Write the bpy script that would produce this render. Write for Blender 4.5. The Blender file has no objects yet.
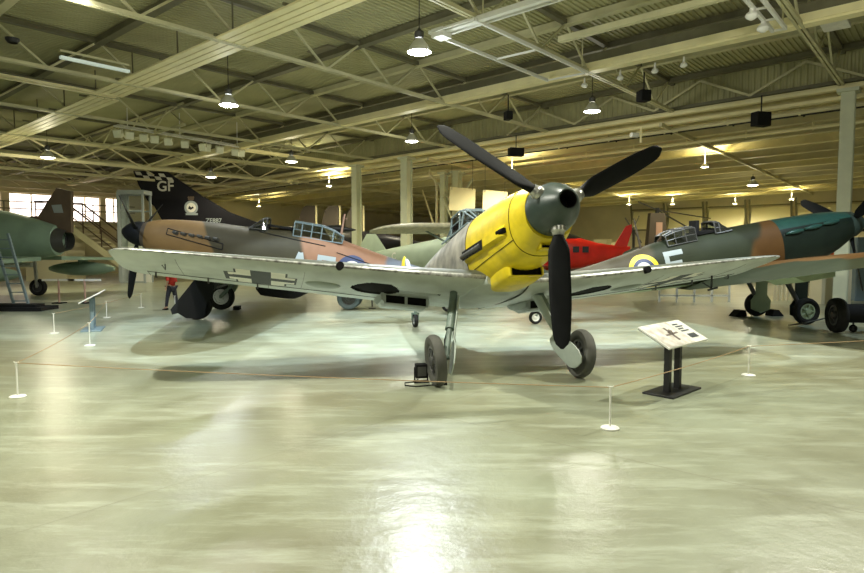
import bpy, math, random
from math import sin, cos, pi, radians, sqrt, tan, atan2
from mathutils import Vector, Matrix, Euler, noise
random.seed(7)
SC = bpy.context.scene; COL = SC.collection

# ------------------------------------------------------------------ materials
def mat(name, col, rough=0.5, metal=0.0, spec=0.5, noise_amt=0.0, noise_scale=3.0, col2=None, bump=0.0, bump_scale=20.0, coat=0.0, emit=None, estr=0.0, sharp=False):
    m = bpy.data.materials.new(name); m.use_nodes = True; nt = m.node_tree; N = nt.nodes; L = nt.links
    b = N['Principled BSDF']
    b.inputs['Base Color'].default_value = (*col, 1); b.inputs['Roughness'].default_value = rough
    b.inputs['Metallic'].default_value = metal; b.inputs['Specular IOR Level'].default_value = spec
    b.inputs['Coat Weight'].default_value = coat
    if emit:
        b.inputs['Emission Color'].default_value = (*emit, 1); b.inputs['Emission Strength'].default_value = estr
    if noise_amt > 0 or col2 or bump > 0:
        tc = N.new('ShaderNodeTexCoord')
    if noise_amt > 0 or col2:
        nz = N.new('ShaderNodeTexNoise'); nz.inputs['Scale'].default_value = noise_scale; nz.inputs['Detail'].default_value = 5
        L.new(tc.outputs['Object'], nz.inputs['Vector'])
        rp = N.new('ShaderNodeValToRGB')
        c2 = col2 or tuple(max(0, c * (1 - noise_amt)) for c in col)
        w = .02 if sharp else .16
        rp.color_ramp.elements[0].position = .5 - w; rp.color_ramp.elements[0].color = (*c2, 1)
        rp.color_ramp.elements[1].position = .5 + w; rp.color_ramp.elements[1].color = (*col, 1)
        L.new(nz.outputs['Fac'], rp.inputs['Fac']); L.new(rp.outputs['Color'], b.inputs['Base Color'])
    if bump > 0:
        n2 = N.new('ShaderNodeTexNoise'); n2.inputs['Scale'].default_value = bump_scale; n2.inputs['Detail'].default_value = 4
        L.new(tc.outputs['Object'], n2.inputs['Vector'])
        bp = N.new('ShaderNodeBump'); bp.inputs['Strength'].default_value = bump; bp.inputs['Distance'].default_value = .02
        L.new(n2.outputs['Fac'], bp.inputs['Height']); L.new(bp.outputs['Normal'], b.inputs['Normal'])
    return m

def camo(name, c1, c2, scale, stretch=(1, 1, 1), off=0.0, rough=.5, dirt=.25):
    """two paint colours in large hard-edged waves, a little dirt"""
    m = bpy.data.materials.new(name); m.use_nodes = True; nt = m.node_tree; N = nt.nodes; L = nt.links
    b = N['Principled BSDF']; b.inputs['Roughness'].default_value = rough
    tc = N.new('ShaderNodeTexCoord'); mp = N.new('ShaderNodeMapping')
    mp.inputs['Scale'].default_value = stretch; mp.inputs['Location'].default_value = (off, off * .3, 0)
    L.new(tc.outputs['Object'], mp.inputs['Vector'])
    nz = N.new('ShaderNodeTexNoise'); nz.inputs['Scale'].default_value = scale; nz.inputs['Detail'].default_value = 1.2
    L.new(mp.outputs['Vector'], nz.inputs['Vector'])
    rp = N.new('ShaderNodeValToRGB'); e = rp.color_ramp.elements
    e[0].position = .47; e[0].color = (*c1, 1); e[1].position = .52; e[1].color = (*c2, 1)
    L.new(nz.outputs['Fac'], rp.inputs['Fac'])
    n2 = N.new('ShaderNodeTexNoise'); n2.inputs['Scale'].default_value = 6; n2.inputs['Detail'].default_value = 6
    L.new(tc.outputs['Object'], n2.inputs['Vector'])
    mx = N.new('ShaderNodeMix'); mx.data_type = 'RGBA'; mx.blend_type = 'MULTIPLY'; mx.inputs[0].default_value = dirt
    L.new(rp.outputs['Color'], mx.inputs[6]); L.new(n2.outputs['Fac'], mx.inputs[7]); L.new(mx.outputs[2], b.inputs['Base Color'])
    return m

def bands(name, hx, stops, rough=.5, wob=.5, slant=.35, dirt=.3):
    """camouflage laid out in wavy bands along the fuselage; stops = [(u, colour)]"""
    m = bpy.data.materials.new(name); m.use_nodes = True; nt = m.node_tree; N = nt.nodes; L = nt.links
    b = N['Principled BSDF']; b.inputs['Roughness'].default_value = .6; b.inputs['Specular IOR Level'].default_value = .22
    tc = N.new('ShaderNodeTexCoord'); sp = N.new('ShaderNodeSeparateXYZ'); L.new(tc.outputs['Object'], sp.inputs[0])
    nz = N.new('ShaderNodeTexNoise'); nz.inputs['Scale'].default_value = .9; nz.inputs['Detail'].default_value = 1.5; L.new(tc.outputs['Object'], nz.inputs['Vector'])
    def mth(op, a, c):
        n = N.new('ShaderNodeMath'); n.operation = op
        for i, v in enumerate((a, c)):
            if isinstance(v, (int, float)): n.inputs[i].default_value = v
            else: L.new(v, n.inputs[i])
        return n.outputs[0]
    u = mth('SUBTRACT', hx, sp.outputs[0]); u = mth('ADD', u, mth('MULTIPLY', mth('SUBTRACT', nz.outputs['Fac'], .5), wob * 3)); u = mth('ADD', u, mth('MULTIPLY', mth('SUBTRACT', sp.outputs[2], 1.6), slant))
    u = mth('DIVIDE', u, 10.0); rp = N.new('ShaderNodeValToRGB'); e = rp.color_ramp.elements; L.new(u, rp.inputs['Fac'])
    e[0].position = 0; e[0].color = (*stops[0][1], 1); last = stops[0][1]; e.remove(e[1])
    for p, c in stops[1:]:
        q = e.new(p / 10 - .004); q.color = (*last, 1); q = e.new(p / 10 + .004); q.color = (*c, 1); last = c
    n2 = N.new('ShaderNodeTexNoise'); n2.inputs['Scale'].default_value = 4; n2.inputs['Detail'].default_value = 6; L.new(tc.outputs['Object'], n2.inputs['Vector'])
    mx = N.new('ShaderNodeMix'); mx.data_type = 'RGBA'; mx.blend_type = 'MULTIPLY'; mx.inputs[0].default_value = dirt
    L.new(rp.outputs['Color'], mx.inputs[6]); L.new(n2.outputs['Fac'], mx.inputs[7]); L.new(mx.outputs[2], b.inputs['Base Color']); return m

def glass_mat(name, tint=(.8, .9, .9), alpha=.25):
    m = bpy.data.materials.new(name); m.use_nodes = True; nt = m.node_tree; N = nt.nodes; L = nt.links
    for n in list(N): N.remove(n)
    o = N.new('ShaderNodeOutputMaterial'); t = N.new('ShaderNodeBsdfTransparent'); g = N.new('ShaderNodeBsdfGlossy')
    t.inputs['Color'].default_value = (*tint, 1); g.inputs['Roughness'].default_value = .08
    mx = N.new('ShaderNodeMixShader'); fr = N.new('ShaderNodeFresnel'); fr.inputs['IOR'].default_value = 1.6
    ad = N.new('ShaderNodeMath'); ad.operation = 'ADD'; ad.inputs[1].default_value = alpha * .3
    L.new(fr.outputs[0], ad.inputs[0]); L.new(ad.outputs[0], mx.inputs[0])
    L.new(t.outputs[0], mx.inputs[1]); L.new(g.outputs[0], mx.inputs[2]); L.new(mx.outputs[0], o.inputs[0])
    return m

def floor_mat():
    m = bpy.data.materials.new('floor_concrete'); m.use_nodes = True; nt = m.node_tree; N = nt.nodes; L = nt.links
    b = N['Principled BSDF']; tc = N.new('ShaderNodeTexCoord')
    def nz(scale, det, vec=None, rough=.6):
        n = N.new('ShaderNodeTexNoise'); n.inputs['Scale'].default_value = scale; n.inputs['Detail'].default_value = det; n.inputs['Roughness'].default_value = rough
        L.new(vec or tc.outputs['Object'], n.inputs['Vector']); return n
    def ramp(src, p0, c0, p1, c1):
        r = N.new('ShaderNodeValToRGB'); e = r.color_ramp.elements
        e[0].position = p0; e[0].color = (*c0, 1); e[1].position = p1; e[1].color = (*c1, 1); L.new(src, r.inputs['Fac']); return r
    big = nz(.16, 3); r1 = ramp(big.outputs['Fac'], .36, (.262, .26, .172), .64, (.295, .335, .25))
    mid = nz(1.3, 3.5); r2 = ramp(mid.outputs['Fac'], .3, (.78, .76, .70), .7, (1.08, 1.08, 1.06))
    mx = N.new('ShaderNodeMix'); mx.data_type = 'RGBA'; mx.blend_type = 'MULTIPLY'; mx.inputs[0].default_value = .9
    L.new(r1.outputs['Color'], mx.inputs[6]); L.new(r2.outputs['Color'], mx.inputs[7])
    # long pale scuffs
    mp = N.new('ShaderNodeMapping'); mp.inputs['Rotation'].default_value = (0, 0, .45); mp.inputs['Scale'].default_value = (.5, 2.6, 1)
    L.new(tc.outputs['Object'], mp.inputs['Vector'])
    sc = nz(1.6, 10, mp.outputs['Vector'], .7); r3 = ramp(sc.outputs['Fac'], .50, (0, 0, 0), .80, (1, 1, 1))
    mx2 = N.new('ShaderNodeMix'); mx2.data_type = 'RGBA'; mx2.blend_type = 'MIX'
    ml = N.new('ShaderNodeMath'); ml.operation = 'MULTIPLY'; ml.inputs[1].default_value = .75
    L.new(r3.outputs['Color'], ml.inputs[0]); L.new(ml.outputs[0], mx2.inputs[0])
    L.new(mx.outputs[2], mx2.inputs[6]); mx2.inputs[7].default_value = (.55, .60, .48, 1)
    L.new(mx2.outputs[2], b.inputs['Base Color'])
    rr = ramp(mid.outputs['Fac'], .3, (.29, .29, .29), .7, (.40, .40, .40)); L.new(rr.outputs['Color'], b.inputs['Roughness'])
    bn = nz(5.5, 8, None, .62); bp = N.new('ShaderNodeBump'); bp.inputs['Strength'].default_value = .45; bp.inputs['Distance'].default_value = .014
    L.new(bn.outputs['Fac'], bp.inputs['Height']); L.new(bp.outputs['Normal'], b.inputs['Normal'])
    b.inputs['Specular IOR Level'].default_value = .55; b.inputs['Coat Weight'].default_value = .35; b.inputs['Coat Roughness'].default_value = .2; L.new(bp.outputs['Normal'], b.inputs['Coat Normal'])
    return m

M = {}
def MM(k, *a, **kw): M[k] = mat(k, *a, **kw)
M['floor'] = floor_mat()
MM('deck', (.47, .45, .235), .6, noise_amt=.25, noise_scale=.5)
MM('steel', (.60, .57, .34), .55, noise_amt=.2, noise_scale=1.5)
MM('steel_dark', (.16, .15, .085), .6, noise_amt=.2)
MM('cream', (.88, .80, .46), .5, noise_amt=.12, noise_scale=2)
MM('cream_soft', (.72, .66, .40), .55, noise_amt=.15, noise_scale=1)
MM('low_ceiling', (.70, .61, .33), .6, noise_amt=.15, noise_scale=.6)
MM('column_paint', (.66, .68, .49), .45, noise_amt=.08)
MM('wall_cream', (.66, .60, .40), .7, noise_amt=.12, noise_scale=.8)
MM('wall_dark', (.22, .2, .12), .8)
MM('black', (.012, .012, .013), .45)
MM('black_matt', (.012, .012, .012), .85, spec=.2)
MM('rubber', (.022, .022, .02), .8, spec=.2, noise_amt=.4, noise_scale=8)
MM('rubber_grey', (.09, .09, .077), .8, noise_amt=.3, noise_scale=6)
MM('yellow', (.80, .62, .012), .42, noise_amt=.28, noise_scale=4.5)
MM('yellow_mark', (.85, .62, .02), .5)
MM('grey_mottle', (.42, .40, .34), .5, col2=(.15, .15, .135), noise_scale=3.6)
MM('under_blue', (.50, .55, .51), .42, noise_amt=.22, noise_scale=3.2)
MM('under_grey', (.34, .40, .35), .45, noise_amt=.25, noise_scale=3)
MM('wing_top', (.12, .135, .11), .45, noise_amt=.35, noise_scale=5)
MM('worn_edge', (.50, .51, .48), .35, metal=.3, col2=(.13, .13, .12), noise_scale=14)
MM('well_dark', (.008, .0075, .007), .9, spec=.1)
MM('prop_black', (.006, .007, .008), .6, spec=.18, noise_amt=.3, noise_scale=6)
MM('spinner_green', (.035, .055, .045), .38, noise_amt=.3, noise_scale=5)
MM('metal', (.45, .45, .42), .3, metal=.8)
MM('dark_metal', (.10, .10, .095), .4, metal=.5)
MM('leg_paint', (.16, .215, .175), .45, noise_amt=.3, noise_scale=7)
MM('leg_cover', (.40, .46, .41), .45, noise_amt=.15, noise_scale=5)
MM('white_paint', (.78, .78, .72), .5)
MM('mark_white', (.82, .80, .70), .55, noise_amt=.15, noise_scale=5)
MM('mark_dark', (.05, .057, .06), .6, spec=.2, noise_amt=.2, noise_scale=5)
MM('mark_grey', (.33, .37, .37), .55)
MM('mark_blue', (.035, .05, .12), .5)
MM('mark_red', (.30, .03, .02), .5)
M['hurri'] = bands('left_fighter_camouflage', 1.62, [(0, (.20, .12, .045)), (1.75, (.055, .048, .026)), (4.05, (.32, .17, .10)), (6.1, (.15, .17, .20)), (7.2, (.26, .16, .10))], wob=.25)
M['spit'] = bands('right_fighter_camouflage', 1.57, [(0, (.06, .065, .035)), (1.3, (.12, .06, .018)), (2.75, (.030, .036, .018)), (4.9, (.085, .07, .042)), (6.6, (.045, .052, .032))], wob=.35, slant=.5)
MM('spit_nose_sheen', (.025, .085, .07), .28, noise_amt=.3, coat=.5)  # teal highlight put into the colour of the cowling top and stubs
MM('spit_cowl', (.010, .018, .012), .35, noise_amt=.3)
MM('duck_egg', (.33, .40, .25), .45, noise_amt=.2)
MM('tail_black', (.008, .007, .011), .45, spec=.3)
MM('jet_green', (.27, .38, .28), .5, noise_amt=.2, noise_scale=1.5)
MM('jet_brown', (.14, .095, .06), .5, noise_amt=.2)
MM('pale_green', (.46, .56, .42), .5, noise_amt=.12, noise_scale=2)
MM('pale_wing', (.66, .62, .43), .5, noise_amt=.3, noise_scale=6)
MM('red', (.70, .02, .010), .35, noise_amt=.15)
MM('brown_dark', (.06, .045, .03), .6)
MM('board_white', (.72, .72, .66), .4)
MM('board_picture', (.45, .40, .33), .5, col2=(.75, .74, .68), noise_scale=9)
MM('board_plane', (.12, .09, .07), .5)
MM('rope', (.38, .26, .14), .8)
MM('skin', (.55, .33, .22), .6)
MM('shirt_red', (.55, .035, .02), .8)
MM('trousers', (.03, .03, .04), .8)
MM('hair', (.05, .03, .02), .7)
MM('orange', (.85, .13, .03), .5)
MM('blue_grey', (.16, .22, .24), .5)
MM('lamp_glow', (1, 1, 1), .5, emit=(1, .97, .86), estr=22)
MM('lamp_cool', (1, 1, 1), .5, emit=(.86, .93, 1), estr=110)
MM('tube_glow', (.7, .75, .7), .5, emit=(.8, 1, .9), estr=.25)  # faint emission put into the unlit tube diffuser
MM('spot_body', (.88, .88, .68), .4, emit=None)
MM('window_glow', (1, .9, .85), .5, emit=(1, .86, .80), estr=3.2)
MM('reflector', (.62, .62, .52), .35)
MM('panel_cream', (.80, .75, .48), .6)
MM('copper', (.42, .26, .2), .5)
M['glass'] = glass_mat('canopy_glass', (.45, .55, .6), .8)
M['lens'] = glass_mat('clear_panel', (.93, .96, .93), .1)

# ------------------------------------------------------------------ mesh builder
class MB:
    def __init__(s): s.v = []; s.f = []; s.m = []
    def add(s, vs, fs, mi=0):
        o = len(s.v); s.v += [tuple(p) for p in vs]
        for f in fs: s.f.append(tuple(o + i for i in f)); s.m.append(mi)
        return s
    def box(s, c, d, R=None, mi=0):
        c = Vector(c); vs = []
        for z in (-1, 1):
            for y in (-1, 1):
                for x in (-1, 1):
                    p = Vector((x * d[0] / 2, y * d[1] / 2, z * d[2] / 2)); vs.append(c + (R @ p if R else p))
        return s.add(vs, [(0, 2, 3, 1), (4, 5, 7, 6), (0, 1, 5, 4), (2, 6, 7, 3), (0, 4, 6, 2), (1, 3, 7, 5)], mi)
    def bar(s, a, b, w, h=None, mi=0, up=(0, 0, 1)):
        a = Vector(a); b = Vector(b); d = (b - a)
        if d.length < 1e-6: return s
        h = h or w; x = d.normalized(); u = Vector(up)
        if abs(x.dot(u)) > .98: u = Vector((1, 0, 0))
        y = u.cross(x).normalized(); z = x.cross(y)
        vs = []
        for p in (a, b):
            for sy, sz in ((-1, -1), (1, -1), (1, 1), (-1, 1)): vs.append(p + y * sy * w / 2 + z * sz * h / 2)
        return s.add(vs, [(3, 2, 1, 0), (4, 5, 6, 7), (0, 1, 5, 4), (1, 2, 6, 5), (2, 3, 7, 6), (3, 0, 4, 7)], mi)
    def tube(s, pts, r, n=10, mi=0, caps=True):
        pts = [Vector(p) for p in pts]; rs = r if isinstance(r, (list, tuple)) else [r] * len(pts)
        rings = []; prev = None
        for i, p in enumerate(pts):
            t = (pts[min(i + 1, len(pts) - 1)] - pts[max(i - 1, 0)]).normalized()
            if prev is None:
                u = Vector((0, 0, 1)) if abs(t.z) < .9 else Vector((1, 0, 0)); a = t.cross(u).normalized()
            else: a = (prev - t * prev.dot(t)).normalized()
            b = t.cross(a); prev = a
            rings.append([p + (a * cos(2 * pi * k / n) + b * sin(2 * pi * k / n)) * rs[i] for k in range(n)])
        return s.rings(rings, mi, caps)
    def rings(s, rings, mi=0, caps=True, mfun=None, closed=True):
        o = len(s.v); n = len(rings[0])
        for r in rings: s.v += [tuple(p) for p in r]
        for i in range(len(rings) - 1):
            for k in range(n if closed else n - 1):
                k2 = (k + 1) % n
                s.f.append((o + i * n + k, o + i * n + k2, o + (i + 1) * n + k2, o + (i + 1) * n + k)); s.m.append(mfun(i, k) if mfun else mi)
        if caps and closed:
            s.f.append(tuple(o + k for k in reversed(range(n)))); s.m.append(mfun(0, 0) if mfun else mi)
            s.f.append(tuple(o + (len(rings) - 1) * n + k for k in range(n))); s.m.append(mfun(len(rings) - 2, 0) if mfun else mi)
        return s
    def lathe(s, prof, org, axis, n=24, mi=0, caps=False, mfun=None):
        ax = Vector(axis).normalized(); u = Vector((0, 0, 1)) if abs(ax.z) < .9 else Vector((1, 0, 0))
        a = ax.cross(u).normalized(); b = ax.cross(a); org = Vector(org)
        return s.rings([[org + ax * h + (a * cos(2 * pi * k / n) + b * sin(2 * pi * k / n)) * r for k in range(n)] for h, r in prof], mi, caps, mfun)
    def sheet(s, pts, mi=0):
        """grid of points pts[i][j]"""
        o = len(s.v); n = len(pts[0])
        for r in pts: s.v += [tuple(p) for p in r]
        for i in range(len(pts) - 1):
            for j in range(n - 1):
                s.f.append((o + i * n + j, o + i * n + j + 1, o + (i + 1) * n + j + 1, o + (i + 1) * n + j)); s.m.append(mi)
        return s
    def build(s, name, mats, parent=None, smooth=False, auto=None, bevel=0):
        me = bpy.data.meshes.new(name); me.from_pydata(s.v, [], s.f)
        if not isinstance(mats, (list, tuple)): mats = [mats]
        for m in mats: me.materials.append(M[m] if isinstance(m, str) else m)
        for p, mi in zip(me.polygons, s.m): p.material_index = mi
        import bmesh
        bm = bmesh.new(); bm.from_mesh(me); bmesh.ops.recalc_face_normals(bm, faces=bm.faces)
        if smooth:
            for f in bm.faces: f.smooth = True
            ang = radians(auto or 40)
            for e in bm.edges:
                if len(e.link_faces) == 2 and e.calc_face_angle(0) > ang: e.smooth = False
        bm.to_mesh(me); bm.free()
        o = bpy.data.objects.new(name, me); COL.objects.link(o)
        if parent: o.parent = parent
        if bevel:
            b = o.modifiers.new('bevel', 'BEVEL'); b.width = bevel; b.segments = 2; b.limit_method = 'ANGLE'
        return o

def thing(name, label, cat, loc=(0, 0, 0), rz=0, group=None):
    o = bpy.data.objects.new(name, None); COL.objects.link(o); o.location = loc; o.rotation_euler = (0, 0, rz); o.empty_display_size = .2
    o['label'] = label; o['category'] = cat
    if group: o['group'] = group
    return o
def tag(o, label, cat, group=None):
    o['label'] = label; o['category'] = cat
    if group: o['group'] = group
    return o
def struct(o): o['kind'] = 'structure'; return o
def copytree(o, parent=None):
    c = o.copy(); COL.objects.link(c); c.parent = parent
    for ch in list(o.children): copytree(ch, c)
    return c

def interp(tab, x):
    """smooth (monotone-ish hermite) interpolation, tab = [(x, a, b, ...)]"""
    if x <= tab[0][0]: return tab[0][1:]
    if x >= tab[-1][0]: return tab[-1][1:]
    for i in range(len(tab) - 1):
        if tab[i][0] <= x <= tab[i + 1][0]: break
    p1, p2 = tab[i], tab[i + 1]; p0 = tab[i - 1] if i else None; p3 = tab[i + 2] if i + 2 < len(tab) else None
    h = p2[0] - p1[0]; t = (x - p1[0]) / h; out = []
    for k in range(1, len(p1)):
        d = (p2[k] - p1[k]) / h
        def sl(a, b): return 0 if a * b <= 0 else 2 * a * b / (a + b)
        m1 = sl((p1[k] - p0[k]) / (p1[0] - p0[0]), d) if p0 else d
        m2 = sl(d, (p3[k] - p2[k]) / (p3[0] - p2[0])) if p3 else d
        t2 = t * t; t3 = t2 * t
        out.append((2*t3 - 3*t2 + 1) * p1[k] + (t3 - 2*t2 + t) * h * m1 + (-2*t3 + 3*t2) * p2[k] + (t3 - t2) * h * m2)
    return out

# ------------------------------------------------------------------ text marks
def text_polys(txt, size, font_bold=.0):
    cu = bpy.data.curves.new('t', 'FONT'); cu.body = txt; cu.size = size; cu.align_x = 'CENTER'; cu.align_y = 'CENTER'; cu.offset = font_bold
    o = bpy.data.objects.new('t', cu); COL.objects.link(o)
    dg = bpy.context.evaluated_depsgraph_get(); me = bpy.data.meshes.new_from_object(o.evaluated_get(dg))
    vs = [v.co.copy() for v in me.vertices]; fs = [tuple(p.vertices) for p in me.polygons]
    bpy.data.objects.remove(o); bpy.data.curves.remove(cu); bpy.data.meshes.remove(me)
    return vs, fs
def disc_polys(r0, r1, n=40, a0=0, a1=2 * pi):
    vs = []; fs = []
    for i in range(n + 1):
        a = a0 + (a1 - a0) * i / n
        vs += [Vector((r0 * cos(a), r0 * sin(a), 0)), Vector((r1 * cos(a), r1 * sin(a), 0))]
    for i in range(n): fs.append((2 * i, 2 * i + 1, 2 * i + 3, 2 * i + 2))
    return vs, fs
def stroke_polys(strokes, wd, n=10):
    vs = []; fs = []
    for (x0, y0, x1, y1) in strokes:
        d = Vector((x1 - x0, y1 - y0, 0)); q = Vector((-d.y, d.x, 0)).normalized() * wd / 2; o = len(vs)
        for i in range(n + 1):
            for j in range(4): vs.append(Vector((x0, y0, 0)) + d * i / n + q * (2 * j / 3 - 1))
        fs += [(o + i * 4 + j, o + i * 4 + j + 1, o + i * 4 + j + 5, o + i * 4 + j + 4) for i in range(n) for j in range(3)]
    return vs, fs
def block_letter(ch, h, w, t):
    a, c = w / 2 - t / 2, h / 2 - t / 2
    return stroke_polys({'E': [(-a, -h / 2, -a, h / 2), (-w / 2, c, w / 2, c), (-w / 2, 0, a, 0), (-w / 2, -c, w / 2, -c)], 'F': [(-a, -h / 2, -a, h / 2), (-w / 2, c, w / 2, c), (-w / 2, 0, a * .6, 0)],
                         'A': [(-a, -h / 2, 0, h / 2), (a, -h / 2, 0, h / 2), (-a * .5, -h * .12, a * .5, -h * .12)]}[ch], t)
def rect_polys(x0, y0, x1, y1, n=4, m=4):
    vs = [Vector((x0 + (x1 - x0) * i / n, y0 + (y1 - y0) * j / m, 0)) for j in range(m + 1) for i in range(n + 1)]
    fs = [(j * (n + 1) + i, j * (n + 1) + i + 1, (j + 1) * (n + 1) + i + 1, (j + 1) * (n + 1) + i) for j in range(m) for i in range(n)]
    return vs, fs

# ------------------------------------------------------------------ aircraft frame
class Plane:
    """u back from the propeller, v to starboard, w up from the thrust line"""
    def __init__(s, hub, heading, tau, ref_u, ref_w):
        s.tau = tau; s.rz = heading
        f = Vector((cos(heading), sin(heading), 0)); hx = cos(tau) * ref_u + sin(tau) * ref_w   # hub ahead of the wheels
        s.hx = hx; s.zh = hub[2]
        s.base = (hub[0] - f.x * hx, hub[1] - f.y * hx, 0)
    def L(s, u, v, w):
        return Vector((s.hx - u * cos(s.tau) - w * sin(s.tau), -v, s.zh - u * sin(s.tau) + w * cos(s.tau)))

class Fuse:
    def __init__(s, pl, secs, n=2.2): s.pl = pl; s.t = secs; s.n = n
    def at(s, u): return interp(s.t, u)         # hw, top, bot
    def pt(s, u, ph, off=0):
        hw, tp, bt = s.at(u)[:3]; c = (tp + bt) / 2; hh = (tp - bt) / 2; e = 2 / s.n
        sx, cx = sin(ph), cos(ph)
        return s.pl.L(u, (hw + off) * math.copysign(abs(sx) ** e, sx), c + (hh + off) * math.copysign(abs(cx) ** e, cx))
    def half(s, u, w):
        hw, tp, bt = s.at(u)[:3]; c = (tp + bt) / 2; hh = (tp - bt) / 2
        q = min(.999, abs((w - c) / hh)); return hw * (1 - q ** s.n) ** (1 / s.n)
    def loft(s, u0, u1, k=30, n=36, mfun=None, caps=True):
        b = MB(); us = [u0 + (u1 - u0) * i / k for i in range(k + 1)]
        b.rings([[s.pt(u, 2 * pi * j / n) for j in range(n)] for u in us], caps=caps,
                mfun=(lambda i, j: mfun((us[i] + us[i + 1]) / 2, 2 * pi * (j + .5) / n)) if mfun else None)
        return b
    def side(s, side, u, w, off=.006):
        return s.pl.L(u, side * (s.half(u, w) + off), w)
    def decal(s, b, polys, side, u, w, mi, off=.006, tilt=0):
        vs, fs = polys; P = []
        for v in vs:
            x = v.x; y = v.y
            uu = u - x * side if side > 0 else u - x * side      # reading direction
            P.append(s.side(side, uu, w + y, off))
        b.add(P, fs, mi)

def airfoil(x, th, camb=.02):
    yt = 5 * th * (.2969 * sqrt(max(x, 0)) - .126 * x - .3516 * x * x + .2843 * x ** 3 - .1036 * x ** 4)
    yc = camb * 4 * x * (1 - x); return yc + yt, yc - yt

class Wing:
    """stations (v, uLE, chord, w, thickness, incidence)"""
    def __init__(s, pl, st, side): s.pl = pl; s.st = st; s.side = side
    def pt(s, v, x, top, off=0):
        le, c, w, th, inc = interp(s.st, v); a, b = airfoil(x, th); y = (a if top else b) * c + (off if top else -off)
        return s.pl.L(le + x * c * cos(inc) - y * sin(inc) * 0, s.side * v, w - x * c * sin(inc) + y)
    def uv_at(s, v, u):
        le, c, w, th, inc = interp(s.st, v); return (u - le) / c
    def build(s, name, parent, mats, nv=60, nx=22, mf=None, recess=None, v0=0, v1=None):
        b = MB(); v1 = v1 if v1 is not None else s.st[-1][0]
        xs = [(1 - cos(pi * i / nx)) / 2 for i in range(nx + 1)] if nx < 30 else [i / nx for i in range(nx + 1)]
        if nx >= 30: xs = [0, .004, .012] + xs[1:]
        rings = []
        for i in range(nv + 1):
            v = v0 + (v1 - v0) * i / nv; r = []
            for x in reversed(xs): r.append(s.pt(v, x, True))
            for x in xs[1:-1]:
                rc = recess(v, x) if recess else 0
                r.append(s.pt(v, x, False, -rc))
            r.append(s.pt(v, 1, False))
            rings.append(r)
        nn = len(xs)
        def mfun(i, k):
            v = v0 + (v1 - v0) * (i + .5) / nv
            if k < nn - 1: x = (xs[nn - 1 - k] + xs[nn - 2 - k]) / 2; top = True
            else:
                j = k - (nn - 1); x = (xs[min(j, nn - 1)] + xs[min(j + 1, nn - 1)]) / 2; top = False
            return mf(v, x, top) if mf else 0
        b.rings(rings, mfun=mfun)
        return b.build(name, mats, parent, smooth=True, auto=35)

def prop_blade(pl, ang, R, r0, chord, name, parent, m='prop_black', cuff=None, u=0, tw0=55, tw1=24, wide=.55, side=1):
    b = MB(); rad = Vector((0, sin(ang), cos(ang))); tan_ = Vector((0, cos(ang), -sin(ang)))
    rings = []
    N = 26
    for i in range(N + 1):
        q = i / N; r = r0 + (R - r0) * q
        root = min(1, q / .22); c = chord * (.32 + .68 * (root * root * (3 - 2 * root)))
        if q > wide: c *= 1 - .35 * ((q - wide) / (1 - wide)) ** 1.6
        if q > .9: c *= sqrt(max(.02, 1 - ((q - .9) / .102) ** 2))
        th = max(.008, .11 * (1 - root) + .055 * (1 - q) * root + .012); tw = radians(tw0 + (tw1 - tw0) * q)
        rg = []
        for k in range(14):
            a = 2 * pi * k / 14; cc = cos(a) * c / 2; tt = sin(a) * th / 2
            du = side * (-(cc * sin(tw)) + tt * cos(tw)); dt = (cc * cos(tw) + tt * sin(tw))
            rg.append(pl.L(u + du, rad.y * r + tan_.y * dt, rad.z * r + tan_.z * dt))
        rings.append(rg)
    b.rings(rings)
    o = b.build(name, m, parent, smooth=True)
    if cuff:
        c = MB()
        def P(r): return pl.L(u, rad.y * r, rad.z * r)
        c.tube([P(cuff[0]), P(cuff[0] + .05), P(cuff[0] + .06), P(cuff[1])], [cuff[2] * 1.12, cuff[2] * 1.12, cuff[2], cuff[2] * .85], 18)
        c.build('blade_cuff', 'dark_metal' if len(cuff) < 4 else cuff[3], o, smooth=True)
    return o

def wheel(parent, c, axis, R, wd, tyre='rubber', hubm='dark_metal', name='wheel', spokes=0, face=1):
    """tyre ring with a dished hub as sub-part"""
    b = MB(); h = wd / 2; ri = R * .58
    prof = [(-h * .55, ri), (-h * .8, ri * 1.12), (-h, R * .80), (-h * .85, R * .93), (-h * .4, R * .99), (0, R), (h * .4, R * .99), (h * .85, R * .93), (h, R * .80), (h * .8, ri * 1.12), (h * .55, ri)]
    b.lathe(prof, c, axis, 40)
    w = b.build(name, tyre, parent, smooth=True)
    b = MB()
    for s in (-1, 1):
        b.lathe([(s * h * .6, ri * 1.02), (s * h * .62, ri * .86), (s * h * .2, ri * .8), (s * h * .25, ri * .42), (s * h * .85, ri * .34), (s * h * .9, .001)], c, axis, 32)
        ax = Vector(axis).normalized(); u = Vector((0, 0, 1)); a = ax.cross(u).normalized(); bb = ax.cross(a)
        for k in range(spokes):
            t = 2 * pi * k / spokes; d = a * cos(t) + bb * sin(t)
            b.bar(Vector(c) + ax * s * h * .45 + d * ri * .3, Vector(c) + ax * s * h * .45 + d * ri * .84, ri * .2, h * .3, up=ax)
    b.build('wheel_hub', hubm, w, smooth=True)
    return w

# ================================================================== CAMERA
FPX = 619.5
cd = bpy.data.cameras.new('camera'); cam = bpy.data.objects.new('camera', cd); COL.objects.link(cam)
cd.sensor_width = 36; cd.lens = FPX / 864 * 36; cd.clip_end = 300
cam.location = (0, 0, 1.746); cam.rotation_euler = (pi / 2 - math.atan((286.5 - 246.5) / FPX), 0, 0); SC.camera = cam
SC.view_settings.view_transform = 'Standard'; SC.view_settings.look = 'None'; SC.view_settings.gamma = 1; SC.view_settings.exposure = 0.02

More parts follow.
